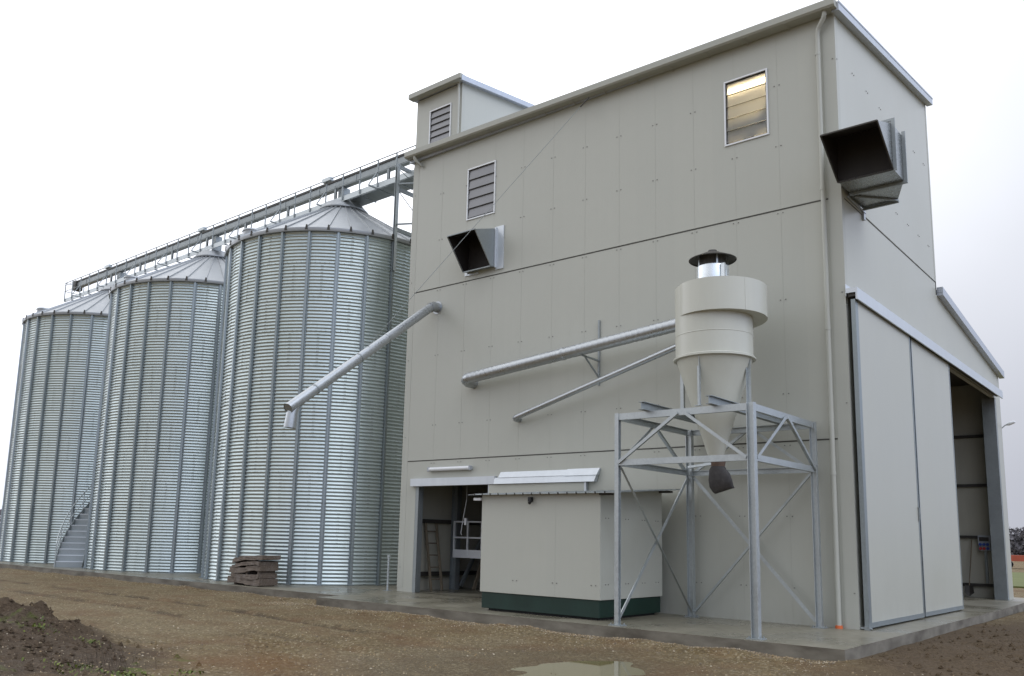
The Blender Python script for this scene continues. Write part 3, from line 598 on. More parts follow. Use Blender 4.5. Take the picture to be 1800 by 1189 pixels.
m = MB(); m.tube([(-11.75, 1.2, 2.75), (-11.85, 1.2, 2.3), (-11.95, 1.2, 1.75), (-11.9, 1.2, 1.7)], .012, 6); m.box(-11.80, -11.72, 1.17, 1.23, 2.0, 2.2); m.tube([(-11.75, 1.2, 2.75), (-11.75, 1.2, 3.4)], .008, 6); tag(m.build('hanging_cable', 'white'), 'pale control cable hanging beside the white guard railing in the doorway', 'cable')
# gable side interior
t = thing('socket_panel', 'grey power socket panel with blue and red sockets inside the gable doorway', 'socket panel', (-.72, 16.0, 1.6))
m = MB(); m.box(-.91, -.53, 15.93, 16.16, 1.60, 2.13); m.build('housing', 'greybox', t, bevel=.01)
m = MB(); m.box(-.87, -.57, 15.915, 15.929, 1.93, 2.07); m.build('cover', 'dark', t)
for i, x in enumerate((-.83, -.72, -.61)):
    m = MB(); m.lathe((0, 0, 0), [(.0, .0), (.045, .0), (.05, .06), (0, .06)], 14); m.v = [(x + a, 15.93 - c, 1.82 + b) for a, b, c in m.v]; m.build('socket', 'blue', t)
for i, x in enumerate((-.83, -.72, -.61)):
    m = MB(); m.lathe((0, 0, 0), [(.0, .0), (.045, .0), (.05, .06), (0, .06)], 14); m.v = [(x + a, 15.93 - c, 1.68 + b) for a, b, c in m.v]; m.build('socket', 'red' if i < 2 else 'blue', t)
m = MB(); m.box(-.75, -.67, 16.0, 16.08, .5, 1.6); m.tube([(-.55, 16.05, 1.7), (-.42, 16.05, 1.5), (-.45, 16.05, .9), (-.5, 16.05, .3)], .015, 6); m.build('conduit', 'galvd', t)
t = thing('shovel', 'shovel leaning upright against the inner wall inside the gable doorway', 'shovel', (-1.25, 15.9, 0))
m = MB(); m.tube([(-1.12, 16.05, 1.98), (-1.25, 15.85, .4)], .018, 8); m.build('handle', 'oldwood', t)
m = MB(); m.add([(-1.38, 15.82, .40), (-1.12, 15.82, .40), (-1.10, 15.80, .15), (-1.25, 15.78, .03), (-1.40, 15.80, .15), (-1.25, 15.87, .38), (-1.25, 15.86, .15)], [(0, 5, 6, 4), (5, 1, 2, 6), (4, 6, 3), (6, 2, 3)])
o = m.build('blade', 'dark', t); sm = o.modifiers.new('thick', 'SOLIDIFY'); sm.thickness = .006
# lamp over the front doorway
t = thing('wall_lamp', 'white fluorescent lamp fitting above the front doorway', 'lamp', (-11.3, 0, 3.6))
m = MB(); m.box(-12.14, -10.48, -.05, -.001, 3.535, 3.64); m.build('housing', 'greybox', t, bevel=.01)
m = MB(); m.tube([(-12.13, -.085, 3.585), (-10.49, -.085, 3.585)], .058, 16); m.build('diffuser', 'white', t, True, auto=50)
for a_ in (-10.52, -12.15): m = MB(); m.box(a_, a_ + .05, -.15, -.05, 3.52, 3.65); m.build('end_cap', 'greybox', t, bevel=.012)
# bracket lamp on the far end of the gable
t = thing('yard_lamp', 'small white yard lamp on an arm behind the far gable corner', 'lamp', (.02, 16.3, 6.0))
m = MB(); m.tube([(.0, 16.33, 5.9), (.1, 16.36, 6.0), (.30, 16.4, 6.08)], .018, 8); m.build('arm', 'galvd', t)
m = MB(); m.tube([(.12, 16.40, 6.01), (.2, 16.4, 6.04), (.38, 16.4, 6.10), (.42, 16.4, 6.11)], [.02, .06, .05, .02], 12); m.build('head', 'white', t, True)

# ------------------------------------------------------------------ ventilation hoods
t = thing('ventilation_hood', 'open galvanised ventilation hood on the front wall beneath the grey louvre window', 'vent hood', (-10.3, 0, 9.4))
x0, x1 = -10.88, -9.81
m = MB()
def hoodbox(m, x0, x1, ins):   # open mouth slants from a long top lip to a short bottom lip
    a0, a1 = x0 + ins, x1 - ins
    top_w, bot_w, top_l, bot_l = (-.002, 10.57 - ins), (-.002, 9.40 + ins), (-.95, 10.27 - ins), (-.22, 9.37 + ins)
    return a0, a1, top_w, bot_w, top_l, bot_l
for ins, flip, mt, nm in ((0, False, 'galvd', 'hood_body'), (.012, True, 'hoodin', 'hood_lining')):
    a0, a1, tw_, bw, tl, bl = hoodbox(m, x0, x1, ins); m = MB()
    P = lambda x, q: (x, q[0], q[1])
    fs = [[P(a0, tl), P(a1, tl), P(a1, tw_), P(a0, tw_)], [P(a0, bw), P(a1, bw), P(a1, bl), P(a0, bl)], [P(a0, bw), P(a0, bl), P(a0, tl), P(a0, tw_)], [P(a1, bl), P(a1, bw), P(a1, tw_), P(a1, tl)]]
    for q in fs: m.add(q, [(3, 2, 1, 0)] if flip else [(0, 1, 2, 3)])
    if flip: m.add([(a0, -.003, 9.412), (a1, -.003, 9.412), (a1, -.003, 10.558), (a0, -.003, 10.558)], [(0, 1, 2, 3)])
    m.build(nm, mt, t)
m = MB(); a = .022
for p, q in (((x0, -.95, 10.27), (x1, -.95, 10.27)), ((x0, -.22, 9.37), (x1, -.22, 9.37)), ((x0, -.95, 10.27), (x0, -.22, 9.37)), ((x1, -.95, 10.27), (x1, -.22, 9.37))): m.bar(p, q, .03, .03)
m.build('mouth_rim', 'galvd', t)
m = MB(); m.box(x1 + .004, -9.51, -.035, -.001, 9.30, 10.60); m.box(-10.99, -10.885, -.035, -.001, 9.31, 10.58); m.box(-10.88, -10.45, -.035, -.001, 9.305, 9.36); m.box(x1 + .004, x1 + .05, -.09, -.036, 9.36, 10.57); m.build('wall_flange', 'sheet', t, bevel=.004)

t = thing('ventilation_hood', 'large angled duct hood with black mouth at the top corner of the gable wall', 'vent hood', (.6, .5, 9.3))
X0, X1 = .09, 1.2
m = MB(); m.prism_z([(X0, -.45), (X1, -.45), (X1, .30), (.80, 1.33), (.03, 1.36), (.03, .6), (X0, .3)], 9.30, 10.34); m.build('duct_body', 'hoodm', t, bevel=.006)
m = MB()
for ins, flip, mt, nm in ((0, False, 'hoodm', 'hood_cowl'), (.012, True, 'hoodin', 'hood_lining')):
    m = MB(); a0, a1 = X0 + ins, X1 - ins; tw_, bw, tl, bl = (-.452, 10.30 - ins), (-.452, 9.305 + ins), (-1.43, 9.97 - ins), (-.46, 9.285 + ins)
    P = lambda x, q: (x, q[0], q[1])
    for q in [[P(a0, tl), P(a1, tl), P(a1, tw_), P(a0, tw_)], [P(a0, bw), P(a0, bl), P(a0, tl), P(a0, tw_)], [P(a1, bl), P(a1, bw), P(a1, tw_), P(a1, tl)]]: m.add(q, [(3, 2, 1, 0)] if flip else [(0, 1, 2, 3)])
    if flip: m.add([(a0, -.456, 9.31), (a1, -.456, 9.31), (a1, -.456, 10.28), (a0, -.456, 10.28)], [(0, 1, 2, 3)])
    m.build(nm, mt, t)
m = MB()
for p, q in (((X0, -1.43, 9.97), (X1, -1.43, 9.97)), ((X0, -.46, 9.285), (X1, -.46, 9.285)), ((X0, -1.43, 9.97), (X0, -.46, 9.285)), ((X1, -1.43, 9.97), (X1, -.46, 9.285))): m.bar(p, q, .028, .028)
m.build('mouth_rim', 'dark', t)
m = MB(); m.box(X1 + .004, X1 + .075, -.47, -.44, 9.26, 10.344); m.box(X0, X1 + .075, -.47, -.44, 10.345, 10.40); m.build('flange', 'galvd', t)
m = MB(); m.box(X1 + .004, X1 + .075, .28, .32, 9.298, 10.40); m.box(X0, X1 + .075, .28, .33, 9.24, 9.297); m.build('flange', 'galvd', t)
m = MB(); m.bar((.12, .5, 9.28), (.82, 1.28, 9.28), .05, .035); m.build('stiffening_rib', 'galvd', t)
m = MB(); m.bar((.05, 1.36, 9.27), (.82, 1.33, 9.27), .05, .05); m.build('stiffening_rib', 'galvd', t)
m = MB(); m.bar((.03, .35, 9.25), (.05, 1.5, 9.22), .03, .03); m.box(.002, .05, 1.38, 1.5, 9.05, 9.3); m.build('support_bracket', 'fascia', t)

# ------------------------------------------------------------------ cyclone, its stand, sack, ducts
cx, cy = -2.135, -1.87
FX0, FX1, FY0, FY1 = -3.53, -.68, -3.42, -.32
T = thing('steel_stand', 'galvanised steel stand with cross braces carrying the dust cyclone', 'steel frame', ((FX0 + FX1) / 2, (FY0 + FY1) / 2, 0))
posts = [((FX0, FY0), .09, .10), ((FX1, FY0), .13, .14), ((FX0, FY1), .13, .14), ((FX1, FY1), .11, .12)]
for (x, y), wd, h in posts:
    m = MB(); m.ibeam((x, y, .015), (x, y, 4.21), wd, h, .012, (1, 0, 0) if wd > .1 else (0, 1, 0)); lg = m.build('leg', 'galv', T)
    m = MB(); m.box(x - .14, x + .14, y - .12, y + .12, .0005, .015)
    for a in (-.1, .1):
        for b in (-.08, .08): m.tube([(x + a, y + b, .015), (x + a, y + b, .05)], .012, 6)
    m.build('base_plate', 'galvd', lg)
for z, h in ((4.135, .13), (3.205, .12)):
    for nm_, (p, q, u) in (('f', ((FX0 + .02, FY0, z), (FX1 - .06, FY0, z), 1)), ('b', ((FX0 + .06, FY1, z), (FX1 - .06, FY1, z), -1)), ('l', ((FX0, FY1 - .07, z), (FX0, FY0 + .05, z), 1)), ('r', ((FX1, FY0 + .07, z), (FX1, FY1 - .07, z), 1))):
        m = MB(); m.chan(p, q, .07, h, .01) if u > 0 else m.chan(q, p, .07, h, .01); m.build('ring_beam', 'galv', T)
mx_, my_ = (FX0 + FX1) / 2 + .05, (FY0 + FY1) / 2
zb, zt_ = 3.20, 4.12
def brace(p, q, wd=.06): 
    m = MB(); m.angle(p, q, wd, .008); m.build('brace', 'galv', T)
for y, o_ in ((FY0, -.05), (FY1, .05)):
    brace((FX0 + .05, y + o_, zb), (mx_ - .1, y + o_, zt_)); brace((mx_ + .05, y + o_, zt_), (FX1 - .08, y + o_, zb))
for x, o_ in ((FX0, -.045), (FX1, .045)):
    brace((x + o_, FY0 + .08, zb), (x + o_, my_ - .05, zt_)); brace((x + o_, my_ + .05, zt_), (x + o_, FY1 - .06, zb))
brace((FX0 - .03, FY0 + .05, .12), (FX0 - .03, FY1 - .08, 3.12), .07); brace((FX0 + .06, FY1 - .08, .12), (FX0 + .06, FY0 + .05, 3.12), .05)
brace((FX0 + .08, FY1 + .05, 3.12), (FX1 - .08, FY1 + .05, .12), .075); brace((FX1 - .08, FY1 - .03, 3.12), (FX0 + .08, FY1 - .03, .12), .065)
for x in (-2.82, -1.38):
    m = MB(); m.ibeam((x, FY0 - .28, 4.285), (x, FY1 + .1, 4.285), .12, .16, .012); m.build('cross_beam', 'galvd', T)
m = MB(); m.bar((-3.0, -1.4, 3.25), (-2.2, -1.85, 3.27), .05, .05); m.build('sack_bracket', 'galv', T)

t = thing('dust_cyclone', 'beige dust cyclone with cone and rain cap standing on the steel stand', 'cyclone', (cx, cy, 4.37))
m = MB(); RC = .795
m.lathe((cx, cy, 0), [(RC - .3, 6.97), (RC, 6.97), (RC, 5.47), (RC + .045, 5.45), (RC + .045, 5.41), (RC - .01, 5.40)], 64); body = m.build('cylinder', 'cyc', t, True, auto=35)
m = MB(); m.lathe((cx, cy, 0), [(RC - .015, 5.42), (.17, 3.46), (.15, 3.34), (0, 3.34)], 64); m.build('cone', 'cyc', t, True, auto=50)
# scroll head: radius grows round from the back left to the inlet
m = MB(); n = 72; a0, a1 = R_(-122), R_(92); ri = [RC + .003 + .42 * max(0, (i / n)) ** 0.95 for i in range(n + 1)]
zt2, zb2 = 6.98, 6.30; vs = []
for i in range(n + 1):
    a = a0 + (a1 - a0) * i / n
    for r, z in ((.3, zt2), (ri[i], zt2), (ri[i], zb2), (RC - .05, zb2)): vs.append((cx + r * math.cos(a), cy + r * math.sin(a), z))
fs = [(i * 4 + j, (i + 1) * 4 + j, (i + 1) * 4 + j + 1, i * 4 + j + 1) for i in range(n) for j in range(3)]
m.add(vs, [tuple(reversed(q)) for q in fs]); sc_ = m.build('scroll_head', 'cyc', t, True, auto=35)
m = MB(); a = R_(-24); i_ = int((a - a0) / (a1 - a0) * n); r_ = ri[i_] + .004; px_, py_ = cx + r_ * math.cos(a), cy + r_ * math.sin(a); m.bar((px_, py_, zb2 + .01), (px_, py_, zt2 - .01), .05, .006, (math.cos(a), math.sin(a), 0)); m.build('lap_seam', 'cyc', sc_)
m = MB(); m.lathe((cx, cy, 0), [(RC + .001, 5.90), (RC + .006, 5.905), (RC + .006, 5.915), (RC + .001, 5.92)], 64); m.build('weld_seam', 'cyc', body, True)
m = MB(); ye = cy + ri[-1]; m.box(cx - .25, cx + .05, cy + .70, ye - .003, zb2 + .003, zt2 - .003); m.build('inlet_box', 'cyc', t)
m = MB(); m.lathe((cx, cy, 0), [(.31, 7.03), (.325, 7.07), (.335, 7.075), (.335, 7.44), (.33, 7.455), (.31, 7.455), (.31, 7.2)], 40)
m.box(cx + .29, cx + .37, cy - .22, cy - .16, 7.1, 7.44); m.build('outlet_pipe', 'tube', t, True, auto=35)
m = MB(); m.lathe((cx, cy, 0), [(.49, 7.60), (.50, 7.61), (.50, 7.62), (.10, 7.80), (.09, 7.83), (0, 7.84)], 40); cap = m.build('rain_cap', 'dark', t, True, auto=30)
m = MB(); m.lathe((cx, cy, 0), [(.0, 7.45), (.488, 7.60)], 40)
m = MB(); m.lathe((cx, cy, 0), [(.27, 7.46), (.27, 7.70)], 30); m.build('inner_flue', 'dark', cap)
for a in (-125, -48, 40, 140):
    x, y = cx + .325 * math.cos(R_(a)), cy + .325 * math.sin(R_(a)); m = MB(); m.bar((x, y, 7.38), (x, y, 7.68), .035, .008, (math.cos(R_(a)), math.sin(R_(a)), 0)); m.build('strut', 'galv', cap)
for dx, dy in ((-.74, 0), (0, -.74), (.74, 0), (0, .74)):
    m = MB(); m.angle((cx + dx, cy + dy, 4.37), (cx + dx, cy + dy, 5.40), .075, .008, (dx, dy, 0)); m.box(cx + dx - .06, cx + dx + .06, cy + dy - .06, cy + dy + .06, 4.366, 4.38); m.build('foot', 'galv', t)
# sack hanging under the cone
t = thing('dust_sack', 'dark crumpled dust sack hanging under the cyclone cone', 'sack', (cx, cy, 2.7))
m = MB(); rs2 = random.Random(5); n = 18; rings = []
for i, (z, r1, r2, ox) in enumerate([(3.33, .15, .15, 0), (3.2, .13, .12, .0), (3.13, .17, .13, .01), (2.98, .22, .13, .05), (2.84, .24, .12, .09), (2.74, .22, .07, .13), (2.70, .2, .02, .15)]):
    for j in range(n):
        a = 2 * PI * j / n; q = 1 + .12 * math.sin(3 * a + i) + .06 * rs2.random(); rings.append((cx + .03 + ox + r1 * q * math.cos(a), cy + r2 * q * math.sin(a), z + .06 * math.cos(a) * (i > 2)))
m.add(rings[n:], [(i * n + j, i * n + (j + 1) % n, (i + 1) * n + (j + 1) % n, (i + 1) * n + j)[::-1] for i in range(5) for j in range(n)] + [tuple(5 * n + j for j in range(n))[::-1]]); m.build('sack', 'bag', t, True)
m = MB(); m.add(rings[:3 * n], [(i * n + j, i * n + (j + 1) % n, (i + 1) * n + (j + 1) % n, (i + 1) * n + j)[::-1] for i in range(1) for j in range(n)]); m.build('neck', 'bagneck', t, True)
# spiral duct to the cyclone
t = thing('spiral_duct', 'thick ribbed galvanised duct rising along the front wall to the cyclone', 'duct', (-6.5, -.6, 6.2))
p0, p1 = Vector((-10.30, -.42, 6.11)), Vector((-2.3, -.93, 6.70)); pts = []; rr = []
L_ = (p1 - p0).length; nseg = int(L_ / .03)
for i in range(nseg + 1):
    d = i * L_ / nseg; pts.append(p0 + (p1 - p0) * (i / nseg)); rr.append(.155 + (.006 if (d % .17) < .035 else 0) + (.008 if abs(d - 3.4) < .06 else 0))
m = MB(); m.tube(pts, rr, 24, caps=False); m.build('pipe', 'duct', t, True, auto=50)
m = MB(); m.tube([p0 + (p1 - p0) * .002, p0 - Vector((.10, 0, .01)), p0 + Vector((-.19, .06, -.05)), p0 + Vector((-.22, .17, -.08)), p0 + Vector((-.22, .418, -.08))], [.158, .16, .158, .155, .155], 24); m.build('elbow', 'duct', t, True, auto=50)
t = thing('duct_bracket', 'thin steel wall bracket holding up the ribbed duct', 'bracket', (-6.22, -.03, 5.6))
m = MB(); m.box(-6.245, -6.195, -.045, -.002, 5.56, 7.28); m.build('wall_bar', 'galvd', t)
m = MB(); m.bar((-6.22, -.04, 6.20), (-6.30, -.70, 6.25), .04, .04); m.bar((-6.22, -.04, 5.78), (-6.29, -.55, 6.22), .035, .035); m.build('arm', 'galvd', t)
t = thing('thin_pipe', 'thin galvanised pipe sloping up the front wall beneath the ribbed duct', 'pipe', (-6, -.6, 5.5))
p0, p1 = Vector((-8.70, -.26, 4.89)), Vector((-2.95, -.95, 6.22)); m = MB(); m.tube([p0, p1], .072, 16); m.build('pipe', 'duct', t, True, auto=50)
m = MB(); m.tube([p0, p0 + Vector((-.07, .01, -.02)), p0 + Vector((-.11, .08, -.04)), p0 + Vector((-.11, .258, -.04))], .076, 16); m.build('elbow', 'duct', t, True, auto=50)
# loading spout
t = thing('loading_spout', 'long steel loading spout sloping down from the front wall with forked end', 'spout', (-12, -3, 6.5))
p0, p1 = Vector((-12.10, -.30, 8.47)), Vector((-11.30, -5.85, 4.60)); d = p1 - p0
m = MB(); m.tube([p0, p1], .132, 24, caps=False); m.tube([p0 + d * .35, p0 + d * .36], .138, 24, caps=False); m.build('pipe', 'duct', t, True, auto=50)
m = MB(); m.tube([p0 + d * .84, p0 + d * .846], .141, 24, caps=False); m.tube([p0 + d * .555, p0 + d * .561], .139, 24, caps=False); m.build('clamp', 'galvd', t, True, auto=50)
m = MB(); m.tube([p0 + d * .001, p0 + Vector((-.0, .12, .06)), p0 + Vector((.0, .298, .06))], .15, 20); m.lathe((0, 0, 0), [(.15, 0), (.2, 0), (.2, .012), (.15, .012)], 24); m.v[-96:] = [(p0.x + a, -.013 + c, p0.z + .06 + b) for a, b, c in m.v[-96:]]; m.build('elbow', 'duct', t, True, auto=50)
m = MB(); q = p0 + d * .955; m.tube([q, q + Vector((-.02, -.08, -.24)), q + Vector((-.05, -.10, -.62))], [.12, .135, .15], 20, caps=False); m.build('branch', 'duct', t, True, auto=50)
m = MB(); m.tube([p1 - d.normalized() * .03, p1 - d.normalized() * .012], .129, 24); m.build('end_plug', 'galvd', t)
# guy cable from gutter to spout
t = thing('guy_wire', 'thin steel guy wire from the roof gutter down to the loading spout', 'wire', (-7, -.3, 13.4))
pa = Vector((-6.40, -.30, 13.44)); pb = p0 + d * .50 + Vector((0, 0, .15)); m = MB(); m.tube([pa, pb], .007, 6); m.build('wire', 'galvd', t)
m = MB(); m.tube([pa, pa + (pb - pa).normalized() * .35], .018, 8); m.build('turnbuckle', 'dark', t)

# ------------------------------------------------------------------ shed on the apron
t = thing('equipment_shed', 'small beige equipment shed on a dark green plinth in front of the building', 'shed', (-5.9, -1.7, 0))
KX0, KX1, KY0, KY1 = -7.53, -4.24, -2.96, -.36
rz = lambda y: 2.62 + .075 * (y + 3.1)
m = MB(); m.hexa([(KX0, KY0, .415), (KX1, KY0, .415), (KX1, KY1, .415), (KX0, KY1, .415)], [(KX0, KY0, rz(KY0)), (KX1, KY0, rz(KY0)), (KX1, KY1, rz(KY1)), (KX0, KY1, rz(KY1))]); m.build('wall', 'clad', t, bevel=.004)
m = MB(); m.box(KX0 + .03, KX1 - .04, KY0 + .03, KY1 - .02, .05, .414); m.build('plinth', 'green', t, bevel=.01)
m = MB(); m.box(KX0 + .15, KX1 - .15, KY0 + .15, KY1 - .1, .0, .05); m.build('skid', 'black', t)
# corrugated roof sheet: trapezoid ribs running front to back
m = MB(); xr = np.array([x0_ + d_ for x0_ in np.arange(-7.82, -3.9, .24) for d_ in (0, .18, .192, .212, .224)]); prof = [(x, (0, 0, .020, .020, 0)[i % 5]) for i, x in enumerate(xr)]
vs = []
for x, h in prof:
    for y in (-3.14, -.30):
        for dz in (0, .008): vs.append((x, y, rz(y) + .004 + h + dz))
fs = []
for i in range(len(prof) - 1):
    a, b = i * 4, i * 4 + 4
    fs += [(a + 1, b + 1, b + 3, a + 3), (a, a + 2, b + 2, b), (a, b, b + 1, a + 1), (a + 2, a + 3, b + 3, b + 2)]
m.add(vs, fs); rf = m.build('roof', 'galv', t)
m = MB()
for x in np.arange(-7.618, -3.9, .24): m.box(x - .011, x + .011, -3.15, -3.12, rz(-3.14) - .012, rz(-3.14) + .036)
m.box(KX1 + .005, -3.95, -3.03, -2.9, rz(-3.0) - .045, rz(-3.0) - .004); m.box(KX1 + .004, -3.95, -.5, -.36, rz(-.5) - .05, rz(-.5) - .004)
m.build('sheet_ends', 'dark', rf)
m = MB(); m.box(-7.75, KX0 - .003, -3.02, -2.9, 2.50, 2.56); m.build('eave_rail', 'white', t)
m = MB(); m.box(-6.10, -6.02, -3.06, -2.962, 2.46, 2.56); m.tube([(-6.05, -3.02, 2.47), (-6.04, -3.08, 2.42)], .035, 10); m.build('lamp', 'black', t)
m = MB()
for x in (-6.5, -5.4, -4.4):
    for s in (-.06, .05): m.box(x + s - .012, x + s + .012, KY0 - .01, KY0 - .0006, .70, .72)
for y in (-2.7, -1.9, -1.2, -.6):
    for z in (.72, 2.1):
        for s in (-.06, .05): m.box(KX1 + .0006, KX1 + .01, y + s - .012, y + s + .012, z, z + .02)
kind(m.build('fixing_screws', 'screw', t), 'stuff')
m = MB()
for x in (-5.4,): m.box(x - .002, x + .002, KY0 - .002, KY0 - .0003, .43, 2.6)
m.build('panel_joint', 'jointp', t)

# ------------------------------------------------------------------ silos
SR, SH, SY, SX, SDX = 4.2, 11.93, 2.514, -19.916, 8.976
PITCH = SH / 100
na = 108; per = 10; rows = 100 * per
ang = np.linspace(0, 2 * PI, na, endpoint=False)
zz = np.linspace(0, SH, rows + 1); rad = SR + .0155 * np.sin(2 * PI * zz / PITCH)
VX = (rad[:, None] * np.cos(ang)[None, :]).ravel(); VY = (rad[:, None] * np.sin(ang)[None, :]).ravel(); VZ = np.repeat(zz, na)
ii, jj = np.meshgrid(np.arange(rows), np.arange(na), indexing='ij'); j2 = (jj + 1) % na
FA = np.stack([ii * na + jj, ii * na + j2, (ii + 1) * na + j2, (ii + 1) * na + jj], -1).reshape(-1, 4)
me = bpy.data.meshes.new('silo_wall'); me.vertices.add(len(VX)); me.vertices.foreach_set('co', np.stack([VX, VY, VZ], 1).astype(np.float32).ravel())
me.loops.add(FA.size); me.loops.foreach_set('vertex_index', FA.astype(np.int32).ravel()); me.polygons.add(len(FA))
me.polygons.foreach_set('loop_start', np.arange(0, FA.size, 4, dtype=np.int32)); me.polygons.foreach_set('loop_total', np.full(len(FA), 4, dtype=np.int32))
me.polygons.foreach_set('use_smooth', np.ones(len(FA), dtype=bool)); me.update(calc_edges=True); me.materials.append(M['corr'])
silo = thing('grain_silo', 'nearest and largest looking corrugated steel silo beside the building, pallet at its foot', 'silo', (0, 0, 0), 'corrugated grain silos in a row')
sw = bpy.data.objects.new('wall', me); C.collection.objects.link(sw); sw.parent = silo; ORG[sw] = (0, 0, 0)
A0 = -54.07
def polar(r, a, z): return (r * math.cos(a), r * math.sin(a), z)
for i in range(27):
    a = R_(A0 + i * 360 / 27); ca, sa = math.cos(a), math.sin(a)
    m = MB()   # omega section stiffener, lower lift thicker
    def omega(z0, z1, hw, dp, fl):
        pr = [(-hw - fl, .016), (-hw - fl, .022), (-hw, .022), (-hw * .8, dp), (hw * .8, dp), (hw, .022), (hw + fl, .022), (hw + fl, .016)]
        vs = [((SR + r) * ca - tt * sa, (SR + r) * sa + tt * ca, z) for z in (z0, z1) for tt, r in pr]; n = 8
        m.add(vs, [(q, q + 1, n + q + 1, n + q) for q in range(n - 1)] + [tuple(range(n))[::-1], tuple(range(n, 2 * n))])
    omega(2.57, SH - .03, .042, .085, .028); omega(.02, 2.64, .047, .092, .03)
    st_ = m.build('stiffener', 'stiff', silo)
    m = MB(); m.hexa([((SR + r) * ca - tt * sa, (SR + r) * sa + tt * ca, .0) for tt, r in ((-.1, .0), (-.1, .16), (.1, .16), (.1, .0))][::-1], [((SR + r) * ca - tt * sa, (SR + r) * sa + tt * ca, .03) for tt, r in ((-.1, .0), (-.1, .16), (.1, .16), (.1, .0))][::-1]); m.build('foot_plate', 'stiff', st_)
# bolted seams: each ring staggered by half a panel
m = MB(); mb_ = MB(); RING = SH / 10
for k_ in range(10):
    z0 = k_ * RING; off = .5 if k_ % 2 else .0
    for i in range(27):
        if (i + k_) % 2: continue
        a = R_(A0 + (i + .5) * 360 / 27)
        for dd in (-.022, .022):
            for z in np.arange(z0 + PITCH * .25, z0 + RING, PITCH): 
                p = polar(SR + .016, a + dd / SR, z); m.box(p[0] - .009, p[0] + .009, p[1] - .009, p[1] + .009, p[2] - .009, p[2] + .009)
    if k_:
        for j in range(27 * 6):
            a = R_(A0 + (j + .5) * 360 / 162); p = polar(SR + .016, a, z0 + PITCH * .25); mb_.box(p[0] - .008, p[0] + .008, p[1] - .008, p[1] + .008, p[2] - .008, p[2] + .008)
m.add(mb_.v, mb_.f); kind(m.build('seam_bolts', 'bolt', silo), 'stuff')
# roof: 36 sectors with raised ribs, dark rib end clips at the eave
Z0, Z1, RE, RT = 11.96, 14.05, SR + .14, .92
m = MB(); m.lathe((0, 0, 0), [(SR - .05, 11.86), (RE - .02, 11.86), (RE, Z0 - .03), (RE, Z0 + .02), (RT, Z1)], 72); rf = m.build('roof', 'roofm', silo, True, auto=30)
m = MB(); mc = MB()
for i in range(36):
    a = R_(-85.3 + i * 10); ca, sa = math.cos(a), math.sin(a); q = lambda r, t_, z: (r * ca - t_ * sa, r * sa + t_ * ca, z)
    m.hexa([q(RE - .03, -.03, Z0 + .005), q(RE - .03, .03, Z0 + .005), q(RT, .022, Z1), q(RT, -.022, Z1)], [q(RE - .03, -.018, Z0 + .09), q(RE - .03, .018, Z0 + .09), q(RT, .012, Z1 + .055), q(RT, -.012, Z1 + .055)])
    mc.hexa([q(RE - .03, -.05, Z0 - .06), q(RE + .012, -.05, Z0 - .06), q(RE + .012, .05, Z0 - .06), q(RE - .03, .05, Z0 - .06)], [q(RE - .03, -.022, Z0 + .11), q(RE + .012, -.022, Z0 + .11), q(RE + .012, .022, Z0 + .11), q(RE - .03, .022, Z0 + .11)])
m.build('roof_ribs', 'roofm', rf); mc.build('rib_clips', 'dark', rf)
m = MB(); m.lathe((0, 0, 0), [(.70, 14.08), (.98, 14.08), (1.0, 14.10), (1.0, 14.14), (.78, 14.38), (.76, 14.42), (0, 14.44)], 48); m.lathe((0, 0, 0), [(.90, 14.0), (.90, 14.085)], 48); m.build('roof_cap', 'roofm', rf, True, auto=35)
m = MB(); a = R_(-115); pm = polar(3.4, a, 12.66); m.lathe(pm, [(.36, -.1), (.36, .08), (.40, .09), (.38, .15), (.2, .2), (0, .21)], 20); m.build('roof_hatch', 'roofm', rf, True, auto=35)
def children(o): return [c for c in bpy.data.objects if c.parent == o]
def copy_tree(o, parent=None):
    c = o.copy(); C.collection.objects.link(c); c.parent = parent
    for ch in children(o): copy_tree(ch, c)
    return c
silos = [silo]
for k_, (lab, sc) in enumerate((('middle corrugated steel silo of the row, between the other two', .983), ('farthest corrugated steel silo at the left end of the row', .979))):
    c = copy_tree(silo); c['label'] = lab; c.location = (SX - (k_ + 1) * SDX, SY, 0); c.scale = (1, 1, sc); silos.append(c)
silo.location = (SX, SY, 0)

# stair wrapping the left flank of the middle silo
scx = SX - SDX
t = thing('silo_stair', 'grey steel stair curving up around the left side of the middle silo', 'stair', (scx - 2.5, SY - 4.3, 0))
TH0, ST, RI, RO, RISE = -117., 3.5, SR + .12, SR + 1.12, .25
m = MB(); m2 = MB(); m3 = [MB(), MB()]; m4 = MB()
def pp(r, th, z): a = R_(th); return (scx + r * math.cos(a), SY + r * math.sin(a), z)
NS = 16
for i in range(NS):
    th0, th1 = TH0 - i * ST, TH0 - (i + 1) * ST; z = (i + 1) * RISE
    th0 += .35
    m.hexa([pp(RI, th0, z - .03), pp(RI, th1, z - .03), pp(RO, th1, z - .03), pp(RO, th0, z - .03)], [pp(RI, th0, z), pp(RI, th1, z), pp(RO, th1, z), pp(RO, th0, z)])
    m2.hexa([pp(RI, th0, z - RISE), pp(RI, th0 - .25, z - RISE), pp(RO, th0 - .25, z - RISE), pp(RO, th0, z - RISE)], [pp(RI, th0, z - .031), pp(RI, th0 - .25, z - .031), pp(RO, th0 - .25, z - .031), pp(RO, th0, z - .031)])
    for q3, r in zip(m3, (RI - .02, RO + .02)): q3.bar(pp(r, th0, z - .16), pp(r, th1, z + RISE - .16), .02, .28)
m.build('treads', 'sheet', t); m2.build('risers', 'galvd', t)
for q3 in m3: q3.build('stringer', 'galvd', t)
pts = [pp(RO + .03, TH0 + 1 - i * ST * .5, .95 + i * RISE * .5) for i in range(2 * NS)]
